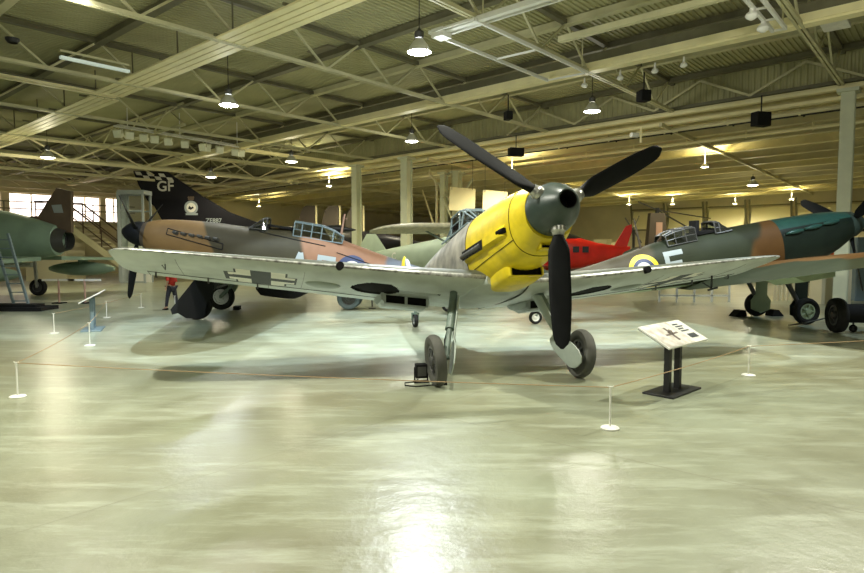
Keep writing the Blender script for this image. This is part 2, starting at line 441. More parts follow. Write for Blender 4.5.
# ================================================================== BUILDING
E1 = Vector((-.764, .645, 0)); E2 = Vector((.645, .764, 0)); B0 = Vector((8.76, 12.56, 0)); SLOPE = .0209
def wp(t, s, z, slope=True): return B0 + E1 * t + E2 * s + Vector((0, 0, z - (SLOPE * t if slope else 0)))
RB = Matrix((E1, E2, Vector((0, 0, 1)))).transposed()        # columns = axes
T0, T1 = -14, 41.5; S0, SH, S1 = -24, 6.25, 36

b = MB(); b.add([wp(T0, S0, 0, 0), wp(T1 + 14, S0, 0, 0), wp(T1 + 14, S1 + 2, 0, 0), wp(T0, S1 + 2, 0, 0)], [(0, 1, 2, 3)])
o = struct(b.build('floor', 'floor'))
# expansion joints let into the slab
b = MB()
for s in (-10.4, 1.6): b.add([wp(T0, s, .0012, 0), wp(T1, s, .0012, 0), wp(T1, s + .008, .0012, 0), wp(T0, s + .008, .0012, 0)], [(0, 1, 2, 3)])
for t in (2.9, 20): b.add([wp(t, S0, .0012, 0), wp(t, SH, .0012, 0), wp(t + .008, SH, .0012, 0), wp(t + .008, S0, .0012, 0)], [(0, 1, 2, 3)])
MM('joint', (.27, .27, .19), .6); struct(b.build('trim_1', 'joint'))

# ribbed deck over the tall hall: ribs run along E2
ZD = 7.45; ZB = 6.42
b = MB(); prof = []; t = T0
while t < T1:
    prof += [(t, 0), (t + .055, 0), (t + .07, .035), (t + .125, .035)]; t += .14
rows = [[wp(a, S0, ZD + h), wp(a, SH + .1, ZD + h)] for a, h in prof]
b.sheet(rows); struct(b.build('ceiling', 'deck'))
b = MB(); b.add([wp(T0, S0, ZD + .1), wp(T1, S0, ZD + .1), wp(T1, SH + .1, ZD + .1), wp(T0, SH + .1, ZD + .1)], [(0, 1, 2, 3)]); struct(b.build('ceiling_top', 'deck'))

# trusses along E2
def truss(t, s0=-20, s1=SH, step=2.35, light=False):
    b = MB(); zt = ZD - .12
    for d in (-.045, .045): b.bar(wp(t + d, s0, ZB), wp(t + d, s1, ZB), .06, .075)
    b.bar(wp(t, s0, zt), wp(t, s1, zt), .14, .10, mi=1)
    s = -.1 - 9 * step
    while s < s1:
        if s > s0:
            for e in (-step / 2, step / 2):
                if s0 < s + e < s1: b.bar(wp(t, s, ZB), wp(t, s + e, zt), .05, .05)
        s += step
    return struct(b.build('roof_truss', ['steel', 'steel_dark']))
tt = [1.3 + 4.8 * k for k in range(-3, 9)]
for t in tt: truss(t)
# purlins along E1 under the deck
s = -.1 - 7.5 * 2.35; k = 0
while s < SH:
    b = MB(); b.bar(wp(T0, s, ZD - .1), wp(T1, s, ZD - .1), .14, .14); b.bar(wp(T0, s, ZD - .19), wp(T1, s, ZD - .19), .2, .025)
    struct(b.build('roof_purlin', 'steel' if k % 2 else 'steel_dark')); s += 2.35; k += 1
# lattice girders along E1 (between the trusses, at the two main lines and the header)
def lattice(s, z0, z1, t0, t1, step=1.2, th=.05, m='steel'):
    b = MB(); b.bar(wp(t0, s, z0), wp(t1, s, z0), .08, .08); b.bar(wp(t0, s, z1), wp(t1, s, z1), .1, .08)
    t = t0; up = False
    while t < t1 - step:
        b.bar(wp(t, s, z1 if up else z0), wp(t + step, s, z0 if up else z1), th, th); up = not up; t += step
    return struct(b.build('roof_girder', m))
lattice(-12.6, 6.5, 7.3, T0, T1, 1.6, .045); lattice(-3.7, 6.55, 7.3, 20, T1, 1.2, .04)
lattice(3.2, 6.55, 7.3, 22, T1, 1.2, .04)
for t in (27, 31, 35, 38.5, 41): 
    b = MB()
    b.bar(wp(t, -20, ZB - .55), wp(t, SH, ZB - .55), .1, .12); b.bar(wp(t, -20, ZB + .2), wp(t, SH, ZB + .2), .09, .1)
    s = -20; up = True
    while s < SH - 1.5:
        b.bar(wp(t, s, ZB - .55 if up else ZB + .2), wp(t, s + 1.5, ZB + .2 if up else ZB - .55), .06, .06); s += 1.5; up = not up
    struct(b.build('roof_truss', 'cream_soft'))

# girder B: cream box with dark flange over it
b = MB(); b.bar(wp(T0, 0, ZB + .02), wp(T1 - .4, 0, ZB + .02), .30, .10); b.bar(wp(T0, -.17, ZB + .10), wp(T1 - .4, -.17, ZB + .10), .03, .16)
o = b.build('cable_tray', 'cream'); tag(o, 'long cream boxed girder crossing the roof from upper right to far left', 'cable tray')
b = MB(); b.bar(wp(T0, -.02, ZB + .27), wp(T1, -.02, ZB + .27), .26, .26); struct(b.build('roof_girder', 'steel_dark'))
# tray A : four slats
tr = thing('cable_tray', 'wide slatted cream tray slung under the roof, upper left', 'cable tray', wp(12, -7.1, ZB, True))
def rel(p): return Vector(p) - Vector(tr.location)
for (ta, tb, ds) in ((-6, 17.2, 0), (17.7, T1 - .4, .12)):
    for j in range(4):
        b = MB(); s = -7.1 - .09 - .205 * j + ds; b.bar(rel(wp(ta, s, ZB)), rel(wp(tb, s, ZB)), .175, .04); b.build('slat', 'cream', tr)
t = -6
while t < 40: b = MB(); b.bar(rel(wp(t, -7.95, ZB + .04)), rel(wp(t, -7.05, ZB + .04)), .05, .05); b.bar(rel(wp(t, -7.5, ZB + .05)), rel(wp(t, -7.5, ZD - .2)), .03, .03); b.build('hanger', 'steel_dark', tr); t += 2.4
# side tray meeting A from the left
b = MB(); b.bar(wp(17.4, -16, ZB), wp(17.4, -7.2, ZB), .12, .05); b.bar(wp(17.15, -16, ZB), wp(17.15, -7.2, ZB), .12, .05)
b.bar(wp(17.3, -16, ZB + .05), wp(17.3, -7.2, ZB + .05), .5, .02, mi=1)
tag(b.build('cable_tray', ['cream', 'steel_dark']), 'short pair of cream conduits joining the slatted tray from the left', 'cable tray')
b = MB(); b.bar(wp(22.6, -.2, ZB - .03), wp(22.6, SH, ZB - .03), .1, .06); b.bar(wp(22.3, -.2, ZB - .03), wp(22.3, SH, ZB - .03), .1, .06); b.bar(wp(22.4, 0, ZB + .02), wp(22.4, SH, ZB + .02), .4, .03)
tag(b.build('cable_tray', 'cream'), 'pair of cream conduits linking the boxed girder to the column header', 'cable tray')

# header line: cream beam, corrugated fascia, pipes
b = MB(); b.bar(wp(T0, SH, ZB - .10), wp(T1, SH, ZB - .10), .22, .10); b.bar(wp(T0, SH + .1, ZB - .02), wp(T1, SH + .1, ZB - .02), .35, .03); b.bar(wp(T0, SH + .45, ZB - .3), wp(T1, SH + .45, ZB - .3), .25, .10)
struct(b.build('trim_2', 'cream'))
b = MB(); rows = []
t = T0
while t < T1:
    for a, h in ((0, 0), (.06, 0), (.09, .03), (.15, .03)): rows.append([wp(t + a, SH + .12 + h, ZB), wp(t + a, SH + .12 + h, ZD + .06)])
    t += .18
b.sheet(rows); struct(b.build('wall_fascia', 'deck'))
b = MB(); b.bar(wp(T0, SH - .05, ZB + .08), wp(T1, SH - .05, ZB + .08), .08, .10); struct(b.build('trim_3', 'steel_dark'))
# webs standing along the fascia
t = -2.3; b = MB(); up = True
while t < 12: b.bar(wp(t, SH - .06, ZB + .1 if up else ZD - .2), wp(t + 1.5, SH - .06, ZD - .2 if up else ZB + .1), .07, .07); t += 1.5; up = not up
struct(b.build('trim_4', 'steel'))
# pipes below
for s, z, r, m, nm, lab in ((7.9, 6.02, .035, 'black', 'pipe', 'thin black pipe running under the low ceiling behind the header'),
                        (7.2, 5.98, .07, 'cream_soft', 'pipe', 'fat cream duct just behind the column header'),
                        (9.6, 5.86, .06, 'cream', 'pipe', 'cream conduit under the low ceiling, behind the black pipe')):
    b = MB(); b.tube([wp(T0 + .4, s, z), wp(T1 - .4, s, z)], r, 8, mi=0)
    t = -8
    while t < 38: b.bar(wp(t, s, z - r - .03), wp(t, s, z + .3), .05, .05, mi=0); t += 2.1
    tag(b.build(nm, m), lab, 'pipe')

# low hall ceiling : stepped beams along E1
b = MB(); zc = lambda s: 6.28 - (s - SH) * .018
b.sheet([[wp(T0, s, zc(s) + .18), wp(T1 + 10, s, zc(s) + .18)] for s in (SH + .2, S1)]); struct(b.build('ceiling_low', 'low_ceiling'))
s = SH + 1.2; k = 0
while s < S1:
    b = MB(); z = zc(s); b.bar(wp(T0, s, z + .02), wp(T1 + 8, s, z + .02), .16, .34); b.bar(wp(T0, s, z - .15), wp(T1 + 8, s, z - .15), .34, .035)
    struct(b.build('ceiling_beam', 'cream_soft' if k % 3 else 'cream'))
    if k % 2 == 0 and s < 24:
        b = MB(); t = T0 + random.random() * 2
        while t < T1:
            b.bar(wp(t, s + .6, z - .05), wp(t + .7, s + .6, z - .05), .05, .05); t += 1.3 + random.random() * .6
        struct(b.build('trim_5', 'steel_dark'))
    s += 2.2; k += 1
for t in (-4.0, 6.5, 17, 27.5, 38):
    b = MB(); b.bar(wp(t, SH, 6.05), wp(t, S1, 5.6), .10, .14); struct(b.build('ceiling_beam', 'cream_soft'))

# columns
def column(t, s, w, h, lab, z1=None):
    o = thing('column', lab, 'column', wp(t, s, 0, 0), atan2(E1.y, E1.x))
    zt = (z1 or ZB - .15) - SLOPE * t
    b = MB(); b.box((0, w / 2 - .015, zt / 2), (w, .03, zt)); b.box((0, -w / 2 + .015, zt / 2), (w, .03, zt)); b.box((0, 0, zt / 2), (w * .55, w - .05, zt)); b.build('shaft', 'column_paint', o)
    b = MB(); b.box((0, 0, .02), (w + .16, w + .16, .04)); b.build('base_plate', 'column_paint', o)
    b = MB(); b.box((0, 0, zt - .06), (w + .2, w + .2, .1)); b.build('cap_plate', 'column_paint', o)
    return o
column(1.12, SH, .34, 0, 'pale green steel column on the right, behind the camouflaged fighter nose')
column(18.3, SH, .40, 0, 'pale column left of the propeller blade, the nearer of the pair above the pale biplane wing')
column(21.7, SH, .36, 0, 'pale column further left, rising behind the fuselage hump with the tall mast')
column(18.6, 9.4, .30, 0, 'shaded column with a pipe bend, just right of the column pair', 5.9)
column(17.9, 9.6, .36, 0, 'broad shaded column with diagonal brackets left of the hanging panels', 5.9)

b = MB()
for sg in (-1, 1): b.bar(wp(17.9 + sg * .2, 9.4, 4.3), wp(17.9 + sg * 1.1, 9.4, 5.4), .09, .09)
for sg in (-1, 1): b.bar(wp(17.9, 9.6 + sg * .2, 3.2), wp(17.9, 9.6 + sg * 1.2, 4.6), .09, .09)
b.bar(wp(16.6, 9.5, 3.0), wp(15.4, 9.5, 1.8), .09, .09); b.bar(wp(17.7, 9.5, 4.1), wp(16.6, 9.5, 3.0), .09, .09)
struct(b.build('trim_6', 'column_paint'))
# pipe bend
b = MB(); b.tube([wp(18.9, 8.6, 6.0), wp(18.9, 8.6, 5.75), wp(18.6, 8.7, 5.4), wp(18.5, 8.7, 5.2), wp(18.5, 8.7, 3.0)], .06, 8)
tag(b.build('pipe', 'cream_soft'), 'bent cream downpipe beside the shaded column', 'pipe')
# V braces between far columns
b = MB(); b.bar(wp(23.2, 13, 5.6), wp(21.4, 12.2, 2.9), .07, .07); b.bar(wp(19.6, 12, 5.7), wp(21.4, 12.2, 2.9), .08, .08); struct(b.build('trim_7', 'cream'))

# ---- end wall on the left (runs along E2 at T1)
WZ0, WZ1 = 3.30, 4.95
def wallpt(s, z): return wp(T1, s, z, 0)
b = MB()
wins = []
def px_s(px):   # where a ray through that column meets the wall plane
    k = (px - 432) / FPX; P = B0 + E1 * T1; return (k * P.y - P.x) / (E2.x - k * E2.y)
wins = [(px_s(a), px_s(c)) for a, c in ((-42, 3), (11.5, 55), (72, 101.5), (107, 123.5))]
# extra windows out to the left so the wall goes on
wins = [(wins[0][0] - 2.6, wins[0][0] - .45)] + wins
edges = [-24] + [x for w in wins for x in w] + [SH + 30]
for i in range(0, len(edges), 2):
    c = (edges[i] + edges[i + 1]) / 2; b.box(RB @ Vector((T1, c, (WZ0 + WZ1) / 2)) + B0, (.3, edges[i + 1] - edges[i], WZ1 - WZ0), RB)
cs = (edges[0] + edges[-1]) / 2; ln = edges[-1] - edges[0]
b.box(B0 + RB @ Vector((T1, cs, WZ0 / 2)), (.3, ln, WZ0), RB); b.box(B0 + RB @ Vector((T1, cs, (WZ1 + 7) / 2)), (.3, ln, 7 - WZ1), RB)
struct(b.build('wall_left', 'wall_cream'))
for i, (a, c) in enumerate(wins):
    b = MB(); b.box(B0 + RB @ Vector((T1 + .1, (a + c) / 2, (WZ0 + WZ1) / 2)), (.02, c - a, WZ1 - WZ0), RB)
    w = struct(b.build('window_%d' % (i + 1), 'window_glow'))
    b = MB()
    for q in (a, (a + c) / 2, c): b.box(B0 + RB @ Vector((T1 - .02, q, (WZ0 + WZ1) / 2)), (.06, .07, WZ1 - WZ0), RB)
    for z in (WZ0 + .03, WZ1 - .03): b.box(B0 + RB @ Vector((T1 - .02, (a + c) / 2, z)), (.06, c - a, .07), RB)
    b.build('window_frame', 'cream_soft', w)
# ledge rail in front of the windows, and the upper gallery front
b = MB(); b.bar(wp(T1 - 1.2, -16, 3.2, 0), wp(T1 - 1.2, 4, 3.2, 0), .5, .25); struct(b.build('trim_8', 'wall_cream'))
b = MB()
for z in (3.95, 4.35): b.bar(wp(T1 - 1.2, -16, z, 0), wp(T1 - 1.2, 3.6, z, 0), .06, .06)
s = -15
while s < 3.6: b.bar(wp(T1 - 1.2, s, 3.2, 0), wp(T1 - 1.2, s, 4.35, 0), .05, .05); s += 1.6
tag(b.build('railing', 'steel_dark'), 'gallery railing in front of the bright windows on the far left wall', 'railing')
# far wall behind low hall
b = MB(); b.box(B0 + RB @ Vector(((T0 + T1) / 2 + 6, S1, 3.2)), (T1 - T0 + 14, .3, 6.4), RB); struct(b.build('wall_far', 'wall_cream'))
b = MB(); b.box(B0 + RB @ Vector((T0, (SH + S1) / 2, 3.4)), (.3, S1 - SH, 6.8), RB); struct(b.build('wall_right', 'wall_dark'))
b = MB(); b.box(B0 + RB @ Vector((T1 + 10, (SH + S1) / 2, 3.1)), (.3, S1 - SH, 6.2), RB); struct(b.build('wall_back', 'wall_cream'))
# glazed bays on the far wall, leaning in
def bay(t, w=2.6, n=5):
    o = struct(bpy.data.objects.new('window_%d' % n, None)); COL.objects.link(o); o.location = wp(t, S1 - .2, 0, 0); o.rotation_euler = (0, 0, atan2(E1.y, E1.x))
    b = MB(); R = Euler((radians(16), 0, 0)).to_matrix()
    b.box((0, .6, 3.9), (w - .25, .04, 1.5), R); b.build('pane', 'panel_cream', o)
    b = MB()
    for x in (-w / 2 + .05, w / 2 - .05): b.bar((x, .2, 2.4), (x, .9, 5.2), .12, .12)
    for (y, z) in ((.42, 3.1), (.82, 4.75)): b.bar((-w / 2, y, z), (w / 2, y, z), .1, .1)
    b.build('window_frame', 'steel_dark', o)
n = 6
for t in (-3, 0, 3, 6, 9, 12, 15, 18): bay(t, 2.8, n); n += 1

# ================================================================== MAIN FIGHTER (yellow nose)
A = Plane((1.36, 6.767, 2.187), radians(14.7 - 90), radians(12.15), 1.573, -1.566)
F1 = thing('fighter_aircraft', 'yellow nosed propeller fighter with pale underside standing on two wheels, centre', 'aircraft', A.base, A.rz)
fu = Fuse(A, [(.20, .295, .295, -.32), (.45, .35, .36, -.43), (.8, .395, .40, -.51), (1.3, .425, .43, -.58), (1.9, .43, .45, -.64), (2.6, .40, .47, -.64), (3.4, .365, .46, -.60),
              (4.3, .325, .43, -.50), (5.3, .26, .37, -.38), (6.4, .18, .31, -.22), (7.4, .10, .28, -.08), (8.1, .035, .24, .02)], 2.35)
fu.loft(.20, 1.98, 26, 44).build('engine_cowling', 'yellow', F1, smooth=True)
fu.loft(1.98, 8.1, 60, 44, mfun=lambda u, p: 1 if abs(p - pi) < .62 else 0).build('fuselage', ['grey_mottle', 'under_blue'], F1, smooth=True)
b = MB()   # seam rings around the cowling and across the chin
for u0 in (.52, 1.97):
    ring = [fu.pt(u0, 2 * pi * k / 44, .002) for k in range(45)]; b.tube(ring, .0045, 5, caps=False)
b.tube([fu.pt(.52 + .06 * k, pi * (.66), .004) for k in range(25)], .004, 5); b.tube([fu.pt(.52 + .06 * k, pi * 1.34, .004) for k in range(25)], .004, 5)
b.build('cowling_seam', 'black_matt', F1)
# spinner
b = MB(); a0 = A.L(0, 0, 0); ax = (A.L(-1, 0, 0) - a0)
b.lathe([(-.20, .27), (-.20, .292), (-.16, .292), (-.03, .274), (.06, .240), (.14, .196), (.20, .158), (.245, .130), (.262, .112), (.262, .098), (.24, .09), (.06, .085)], a0, ax, 48, mfun=lambda i, k: 1 if i >= 9 else 0)
b.lathe([(.06, .085), (.06, .001)], a0, ax, 24, 1)
sp = b.build('spinner', ['spinner_green', 'well_dark'], F1, smooth=True)
for k in range(3):
    an = radians(56.98 + 120 * k)
    bl = prop_blade(A, an, 1.55, .24, .235, 'propeller_blade', F1, cuff=(.23, .33, .072, 'metal'), tw0=36, tw1=20, side=1)
# exhaust fairings with slots, both sides
for sd in (1, -1):
    o = None; b = MB(); rings = []
    for i in range(15):
        u = .62 + 1.36 * i / 14; w = -.13 - .07 * i / 14; p = fu.side(sd, u, w, 0); th = .055 * (1 if 1 <= i <= 13 else .25)
        q = A.L(u, sd * (fu.half(u, w) + th), w) ; hh = .075
        dn = A.L(0, 0, -1) - A.L(0, 0, 0)
        pin = A.L(u, sd * (fu.half(u, w) - .05), w)
        rings.append([pin - dn * hh, fu.side(sd, u, w + hh, .0), q - dn * hh * .6, q + dn * hh * .7, fu.side(sd, u, w - hh, .0), pin + dn * hh])
    b.rings(rings); b.build('exhaust_fairing', 'yellow', F1, smooth=True, auto=30)
    b = MB()
    for i in range(6):
        u = 1.24 + .12 * i; w = -.175; c = A.L(u, sd * (fu.half(u, w) + .052), w)
        e = A.L(u + .08, sd * (fu.half(u, w) + .085), w - .02); b.tube([c, e], [.036, .030], 10)
    b.build('exhaust_stubs', 'dark_metal', F1, smooth=True)
    b = MB()
    rows = [[A.L(1.16 + .80 * i / 10, sd * (fu.half(1.16 + .80 * i / 10, -.17) + .060), -.165 + .055), A.L(1.16 + .80 * i / 10, sd * (fu.half(1.16 + .80 * i / 10, -.17) + .062), -.165 - .075)] for i in range(11)]
    b.sheet(rows); b.build('exhaust_slot', 'black_matt', F1)
    b = MB(); c = A.L(.60, sd * (fu.half(.62, -.13) + .02), -.13); b.tube([c, A.L(.75, sd * (fu.half(.75, -.13) + .03), -.13)], .035, 12); b.build('cooling_port', 'well_dark', F1)
# chin oil cooler mouth and the small slot under the spinner: lipped scoops with dark throats
def scoop(u, w0, w1, vw, dep, nm, par, mat1, v0=0.0, lip=.025):
    b = MB()
    for (wa, wb, va, vb) in ((w0 - lip, w0, -vw, vw), (w1, w1 + lip, -vw, vw), (w0, w1, -vw - lip, -vw), (w0, w1, vw, vw + lip)):
        vs = [A.L(u_, v0 + v_, w_) for u_ in (u, u + dep) for w_ in (wa, wb) for v_ in (va, vb)]
        b.add(vs, [(0, 1, 3, 2), (4, 6, 7, 5), (0, 4, 5, 1), (2, 3, 7, 6), (0, 2, 6, 4), (1, 5, 7, 3)])
    o = b.build(nm, mat1, par)
    b = MB(); b.add([A.L(u + .04, v0 - vw, w0), A.L(u + .04, v0 + vw, w0), A.L(u + .04, v0 + vw, w1), A.L(u + .04, v0 - vw, w1)], [(0, 1, 2, 3)])
    for k in range(6): b.bar(A.L(u + .035, v0 - vw + 2 * vw * (k + .5) / 6, w0), A.L(u + .035, v0 - vw + 2 * vw * (k + .5) / 6, w1), .006, .006)
    b.build('intake_throat', 'well_dark', o); return o
# deep chin fairing that carries the mouth
ch = Fuse(A, [(.98, .22, -.40, -.625), (1.03, .245, -.40, -.65), (1.3, .26, -.40, -.685), (1.6, .25, -.45, -.70), (1.95, .20, -.5, -.70)], 3.4)
ch.loft(.98, 1.95, 14, 32).build('oil_cooler_fairing', 'yellow', F1, smooth=True)
scoop(.93, -.605, -.505, .20, .14, 'oil_cooler_intake', F1, 'yellow', 0, .018)
scoop(.27, -.405, -.352, .07, .16, 'cooling_intake', F1, 'yellow', .02, .012)

# wings
WST = [(.30, 1.56, 2.20, -.60, .145, radians(1.8)), (1.0, 1.62, 2.08, -.545, .14, radians(1.6)), (2.2, 1.72, 1.78, -.435, .13, radians(1.2)), (3.4, 1.82, 1.47, -.32, .12, radians(.9)),
       (4.3, 1.90, 1.22, -.235, .11, radians(.6)), (4.62, 1.94, 1.10, -.205, .10, radians(.5)), (4.82, 2.02, .90, -.187, .085, radians(.5)), (4.92, 2.14, .62, -.178, .06, radians(.5)), (4.955, 2.3, .25, -.175, .04, radians(.5))]
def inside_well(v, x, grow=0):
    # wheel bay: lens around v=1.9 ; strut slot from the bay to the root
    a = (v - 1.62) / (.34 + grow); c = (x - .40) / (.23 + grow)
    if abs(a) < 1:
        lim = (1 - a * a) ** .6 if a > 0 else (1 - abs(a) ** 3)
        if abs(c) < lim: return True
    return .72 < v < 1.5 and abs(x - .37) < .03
def cross_mf(v, u):
    a = (v - 3.14); c = u - 2.56; A_, C_ = abs(a), abs(c)
    if max(A_, C_) > .46: return None
    if A_ < .13 or C_ < .10: return 'd'
    if (A_ < .34 and C_ > .10 and A_ > .13 and C_ < .46) or (C_ < .26):
        if A_ > .43 or (A_ > .31 and C_ > .24): return 'd' if C_ > .2 or A_ > .43 else 'w'
        return 'w'
    return None
WST0 = WST
def wst(sd):
    o = []
    for v, le, c, w, th, inc in WST0:
        q = v / 4.95; dw = (.075 + .065 * q) if sd > 0 else .012; dt = dw * .8 if sd > 0 else .05 + .08 * min(1, max(0, q - .12) * 3); o.append((v, le, c, w + dw, th, inc + math.asin(min(.3, dt / max(c, 1.0)))))
    return o
for sd in (1, -1):
    WST = wst(sd); W = Wing(A, WST, sd)
    def mf(v, x, top):
        if x < .008: return 2
        if top: return 1
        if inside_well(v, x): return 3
        le, c, w, th, inc = interp(WST, v); q = cross_mf(v, le + x * c)
        if q == 'd': return 4
        if q == 'w': return 5
        return 0
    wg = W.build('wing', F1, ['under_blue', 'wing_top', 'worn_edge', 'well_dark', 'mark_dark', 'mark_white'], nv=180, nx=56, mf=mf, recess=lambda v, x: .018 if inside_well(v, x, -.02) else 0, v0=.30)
    b = MB()
    # aileron / flap hinge line, hinges, panel seams
    b.tube([W.pt(v0, .80, False, .002) for v0 in [1.1 + .1 * k for k in range(36)]], .006, 5)
    b.tube([W.pt(3.05, x, False, .002) for x in (.80, .85, .9, .95, 1)], .005, 5); b.tube([W.pt(4.6, x, False, .002) for x in (.78, .85, .9, .95, 1)], .005, 5)
    for v0 in (2.6, 4.15): b.tube([W.pt(v0, .1 * k, False, .001) for k in range(1, 9)], .003, 4)
    for v0 in (3.2, 3.85, 4.5): b.bar(W.pt(v0, .79, False, -.01), W.pt(v0, .80, False, .07), .02, .02); b.bar(W.pt(v0, .80, False, .07), W.pt(v0, .87, False, .05), .015, .015)
    b.build('aileron_hinges', 'dark_metal', wg)
    # muzzle port on the leading edge
    b = MB(); b.tube([W.pt(2.18, 0, True) + (A.L(-.06, 0, 0) - A.L(0, 0, 0)), W.pt(2.18, 0, True) + (A.L(.05, 0, 0) - A.L(0, 0, 0))], .05, 14); b.build('gun_port', 'well_dark', wg, smooth=True)
    # blister under the wing
    b = MB(); rings = []
    for i in range(13):
        q = -1 + 2 * i / 12; hw = .15 * sqrt(max(.002, 1 - q * q)); rings.append([W.pt(2.33 + .25 * q, .45 + hw * cos(2 * pi * k / 16) / 1.2, False, .05 * sqrt(max(0, 1 - q * q)) * max(0, sin(2 * pi * k / 16)) - .004) for k in range(16)])
    b.rings(rings); b.build('gun_blister', 'under_grey', wg, smooth=True)
    # radiator housing: box bath with two mesh mouths
    b = MB(); rings = []
    for (x, dp, vw) in ((.56, .055, .34), (.575, .12, .36), (.66, .16, .37), (.78, .16, .37), (.90, .09, .36), (.96, .03, .34)):
        vc = 1.12
        rings.append([W.pt(vc - vw, x, False, -.03), W.pt(vc - vw, x, False, dp * .7), W.pt(vc - vw + .06, x, False, dp), W.pt(vc + vw - .06, x, False, dp), W.pt(vc + vw, x, False, dp * .7), W.pt(vc + vw, x, False, -.03)])
    b.rings(rings); rd = b.build('radiator_housing', 'under_blue', wg)
    b = MB()
    for (va, vb) in ((.82, 1.10), (1.14, 1.42)): b.add([W.pt(va, .553, False, .012), W.pt(vb, .553, False, .012), W.pt(vb, .565, False, .125), W.pt(va, .565, False, .125)], [(0, 1, 2, 3)])
    b.build('radiator_mesh', 'well_dark', rd)
    b = MB(); w0 = .012
    for (va, vb) in ((.79, .82), (1.10, 1.14), (1.42, 1.45)): b.add([W.pt(va, .548, False, .0), W.pt(vb, .548, False, .0), W.pt(vb, .56, False, .14), W.pt(va, .56, False, .14)], [(0, 1, 2, 3)])
    for (da, db) in ((-.005, .012), (.125, .142)): b.add([W.pt(.79, .548, False, da), W.pt(1.45, .548, False, da), W.pt(1.45, .56, False, db), W.pt(.79, .56, False, db)], [(0, 1, 2, 3)])
    b.build('radiator_lip', 'under_blue', rd)
    if sd < 0:
        b = MB(); b.bar(W.pt(4.05, .62, False), W.pt(4.05, .66, False, .22), .022, .022); b.bar(W.pt(4.05, .66, False, .20), W.pt(3.85, .60, False, .10), .018, .018); b.bar(W.pt(4.05, .55, False, .22), W.pt(4.05, .72, False, .22), .03, .03)
        b.build('balance_weight', 'black', wg)
        b = MB(); b.add([W.pt(3.1, .8, False, .004), W.pt(3.32, .8, False, .004), W.pt(3.32, .88, False, .004), W.pt(3.1, .88, False, .004)], [(0, 1, 2, 3)]); b.build('stencil_mark', 'yellow_mark', wg)
    else:
        b = MB(); b.tube([W.pt(4.3, .3, False), W.pt(4.3, .32, False, .07), W.pt(4.3, .12, False, .08)], .008, 6); b.build('pitot_tube', 'dark_metal', wg)
# belly fairing between wings
b = Fuse(A, [(1.55, .30, -.45, -.66), (1.9, .46, -.40, -.73), (3.0, .48, -.35, -.76), (3.9, .36, -.3, -.66)], 2.6); b.loft(1.55, 3.9, 16, 30).build('belly_panel', 'under_blue', F1, smooth=True)

# landing gear
for sd in (1, -1):
    wc = A.L(1.573, sd * .997 + .045, -1.566); top = A.L(2.02, sd * .62, -.66); side = Vector((0, -sd, 0))
    wc = Vector((wc.x, wc.y, .325)); axl = Vector((0, -sd, -.10 * 1)).normalized()
    lg = None
    b = MB(); foot = wc - axl * .14 + Vector((0, 0, .02)); mid = top.lerp(foot, .55)
    b.tube([top, mid], .052, 16); b.tube([mid, mid.lerp(foot, .08)], .06, 16); b.tube([mid, foot], .036, 14); b.tube([foot - axl * .03, wc], .035, 12)
    lg = b.build('landing_gear_leg', 'leg_paint', F1, smooth=True)
    wheel(lg, wc, axl, .325, .15, 'rubber_grey', 'dark_metal', 'wheel', 8)
    b = MB(); fw = Vector((-.075, 0, 0)); b.tube([top + fw, top.lerp(foot, .3) + fw, mid + fw * 1.2, foot + fw * 1.1], .012, 8); b.tube([mid + fw * .5, mid.lerp(foot, .5) + fw * 1.9, foot + fw], .016, 8)
    b.build('brake_hose', 'black_matt', lg)
    # cover plate on the inboard face: tapering blade, then a rounded wheel guard
    inb = -side; ca, sa = cos(radians(20)), sin(radians(20)); b = MB()
    outl = [(.05, -.12, .12), (.25, -.11, .11), (.5, -.09, .09), (.72, -.07, .08), (.77, -.12, .17), (.83, -.21, .28), (.92, -.26, .33), (1.03, -.25, .31), (1.12, -.21, .24), (1.20, -.15, .12), (1.25, -.10, .02)]
    rg = []
    for q, xa, xb in outl:
        r1 = []; bul = .07 if q < .76 else .085
        for k in range(7):
            x = xa + (xb - xa) * k / 6; p = top.lerp(foot, q); r1.append(Vector((p.x + x * ca, p.y, p.z)) + inb * (bul - x * sa * .6 + .02 * sin(pi * k / 6)))
        rg.append(r1 + [p - inb * .015 for p in reversed(r1)])
    b.rings(rg); b.build('gear_cover', 'leg_cover', lg, smooth=True, auto=30)

# canopy: square-cornered frames and panes
def canopy(pl, par, us, hw_b, hw_t, wb, wt, name='canopy', fr='dark_metal', rfr=.016, closed_front=True, divs=3):
    """us list of (u, top factor)"""
    fr_b = MB(); gl = MB(); rows = []
    for (u, tf, bf) in us:
        r = [pl.L(u, hw_b, wb + bf), pl.L(u, hw_t * (.25 + .75 * tf) + hw_b * 0, wb + (wt - wb) * tf * .92 + bf), pl.L(u, hw_t * .55 * (tf ** .5 if tf > 0 else 0), wb + (wt - wb) * tf + bf * 0), pl.L(u, -hw_t * .55 * (tf ** .5 if tf > 0 else 0), wb + (wt - wb) * tf), pl.L(u, -hw_t * (.25 + .75 * tf), wb + (wt - wb) * tf * .92 + bf), pl.L(u, -hw_b, wb + bf)]
        rows.append(r)
    gl.sheet(rows)
    for r in rows: fr_b.tube(r, rfr, 6)
    for j in range(6): fr_b.tube([r[j] for r in rows], rfr, 6)
    for j in (0, 4):
        fr_b.tube([r[j].lerp(r[j + 1], .5) for r in rows], rfr * .7, 6)
    o = fr_b.build(name, fr, par); gl.build('canopy_glass', 'glass', o); return o
canopy(A, F1, [(2.35, .02, 0), (2.65, .85, 0), (2.75, 1, 0), (3.2, 1, 0), (3.75, .35, 0)], .25, .22, .40, .72, fr='blue_grey', rfr=.014)
b = MB(); b.box(A.L(3.5, 0, .45), (.10, .32, .42)); b.build('pilot_seat', 'black_matt', F1)
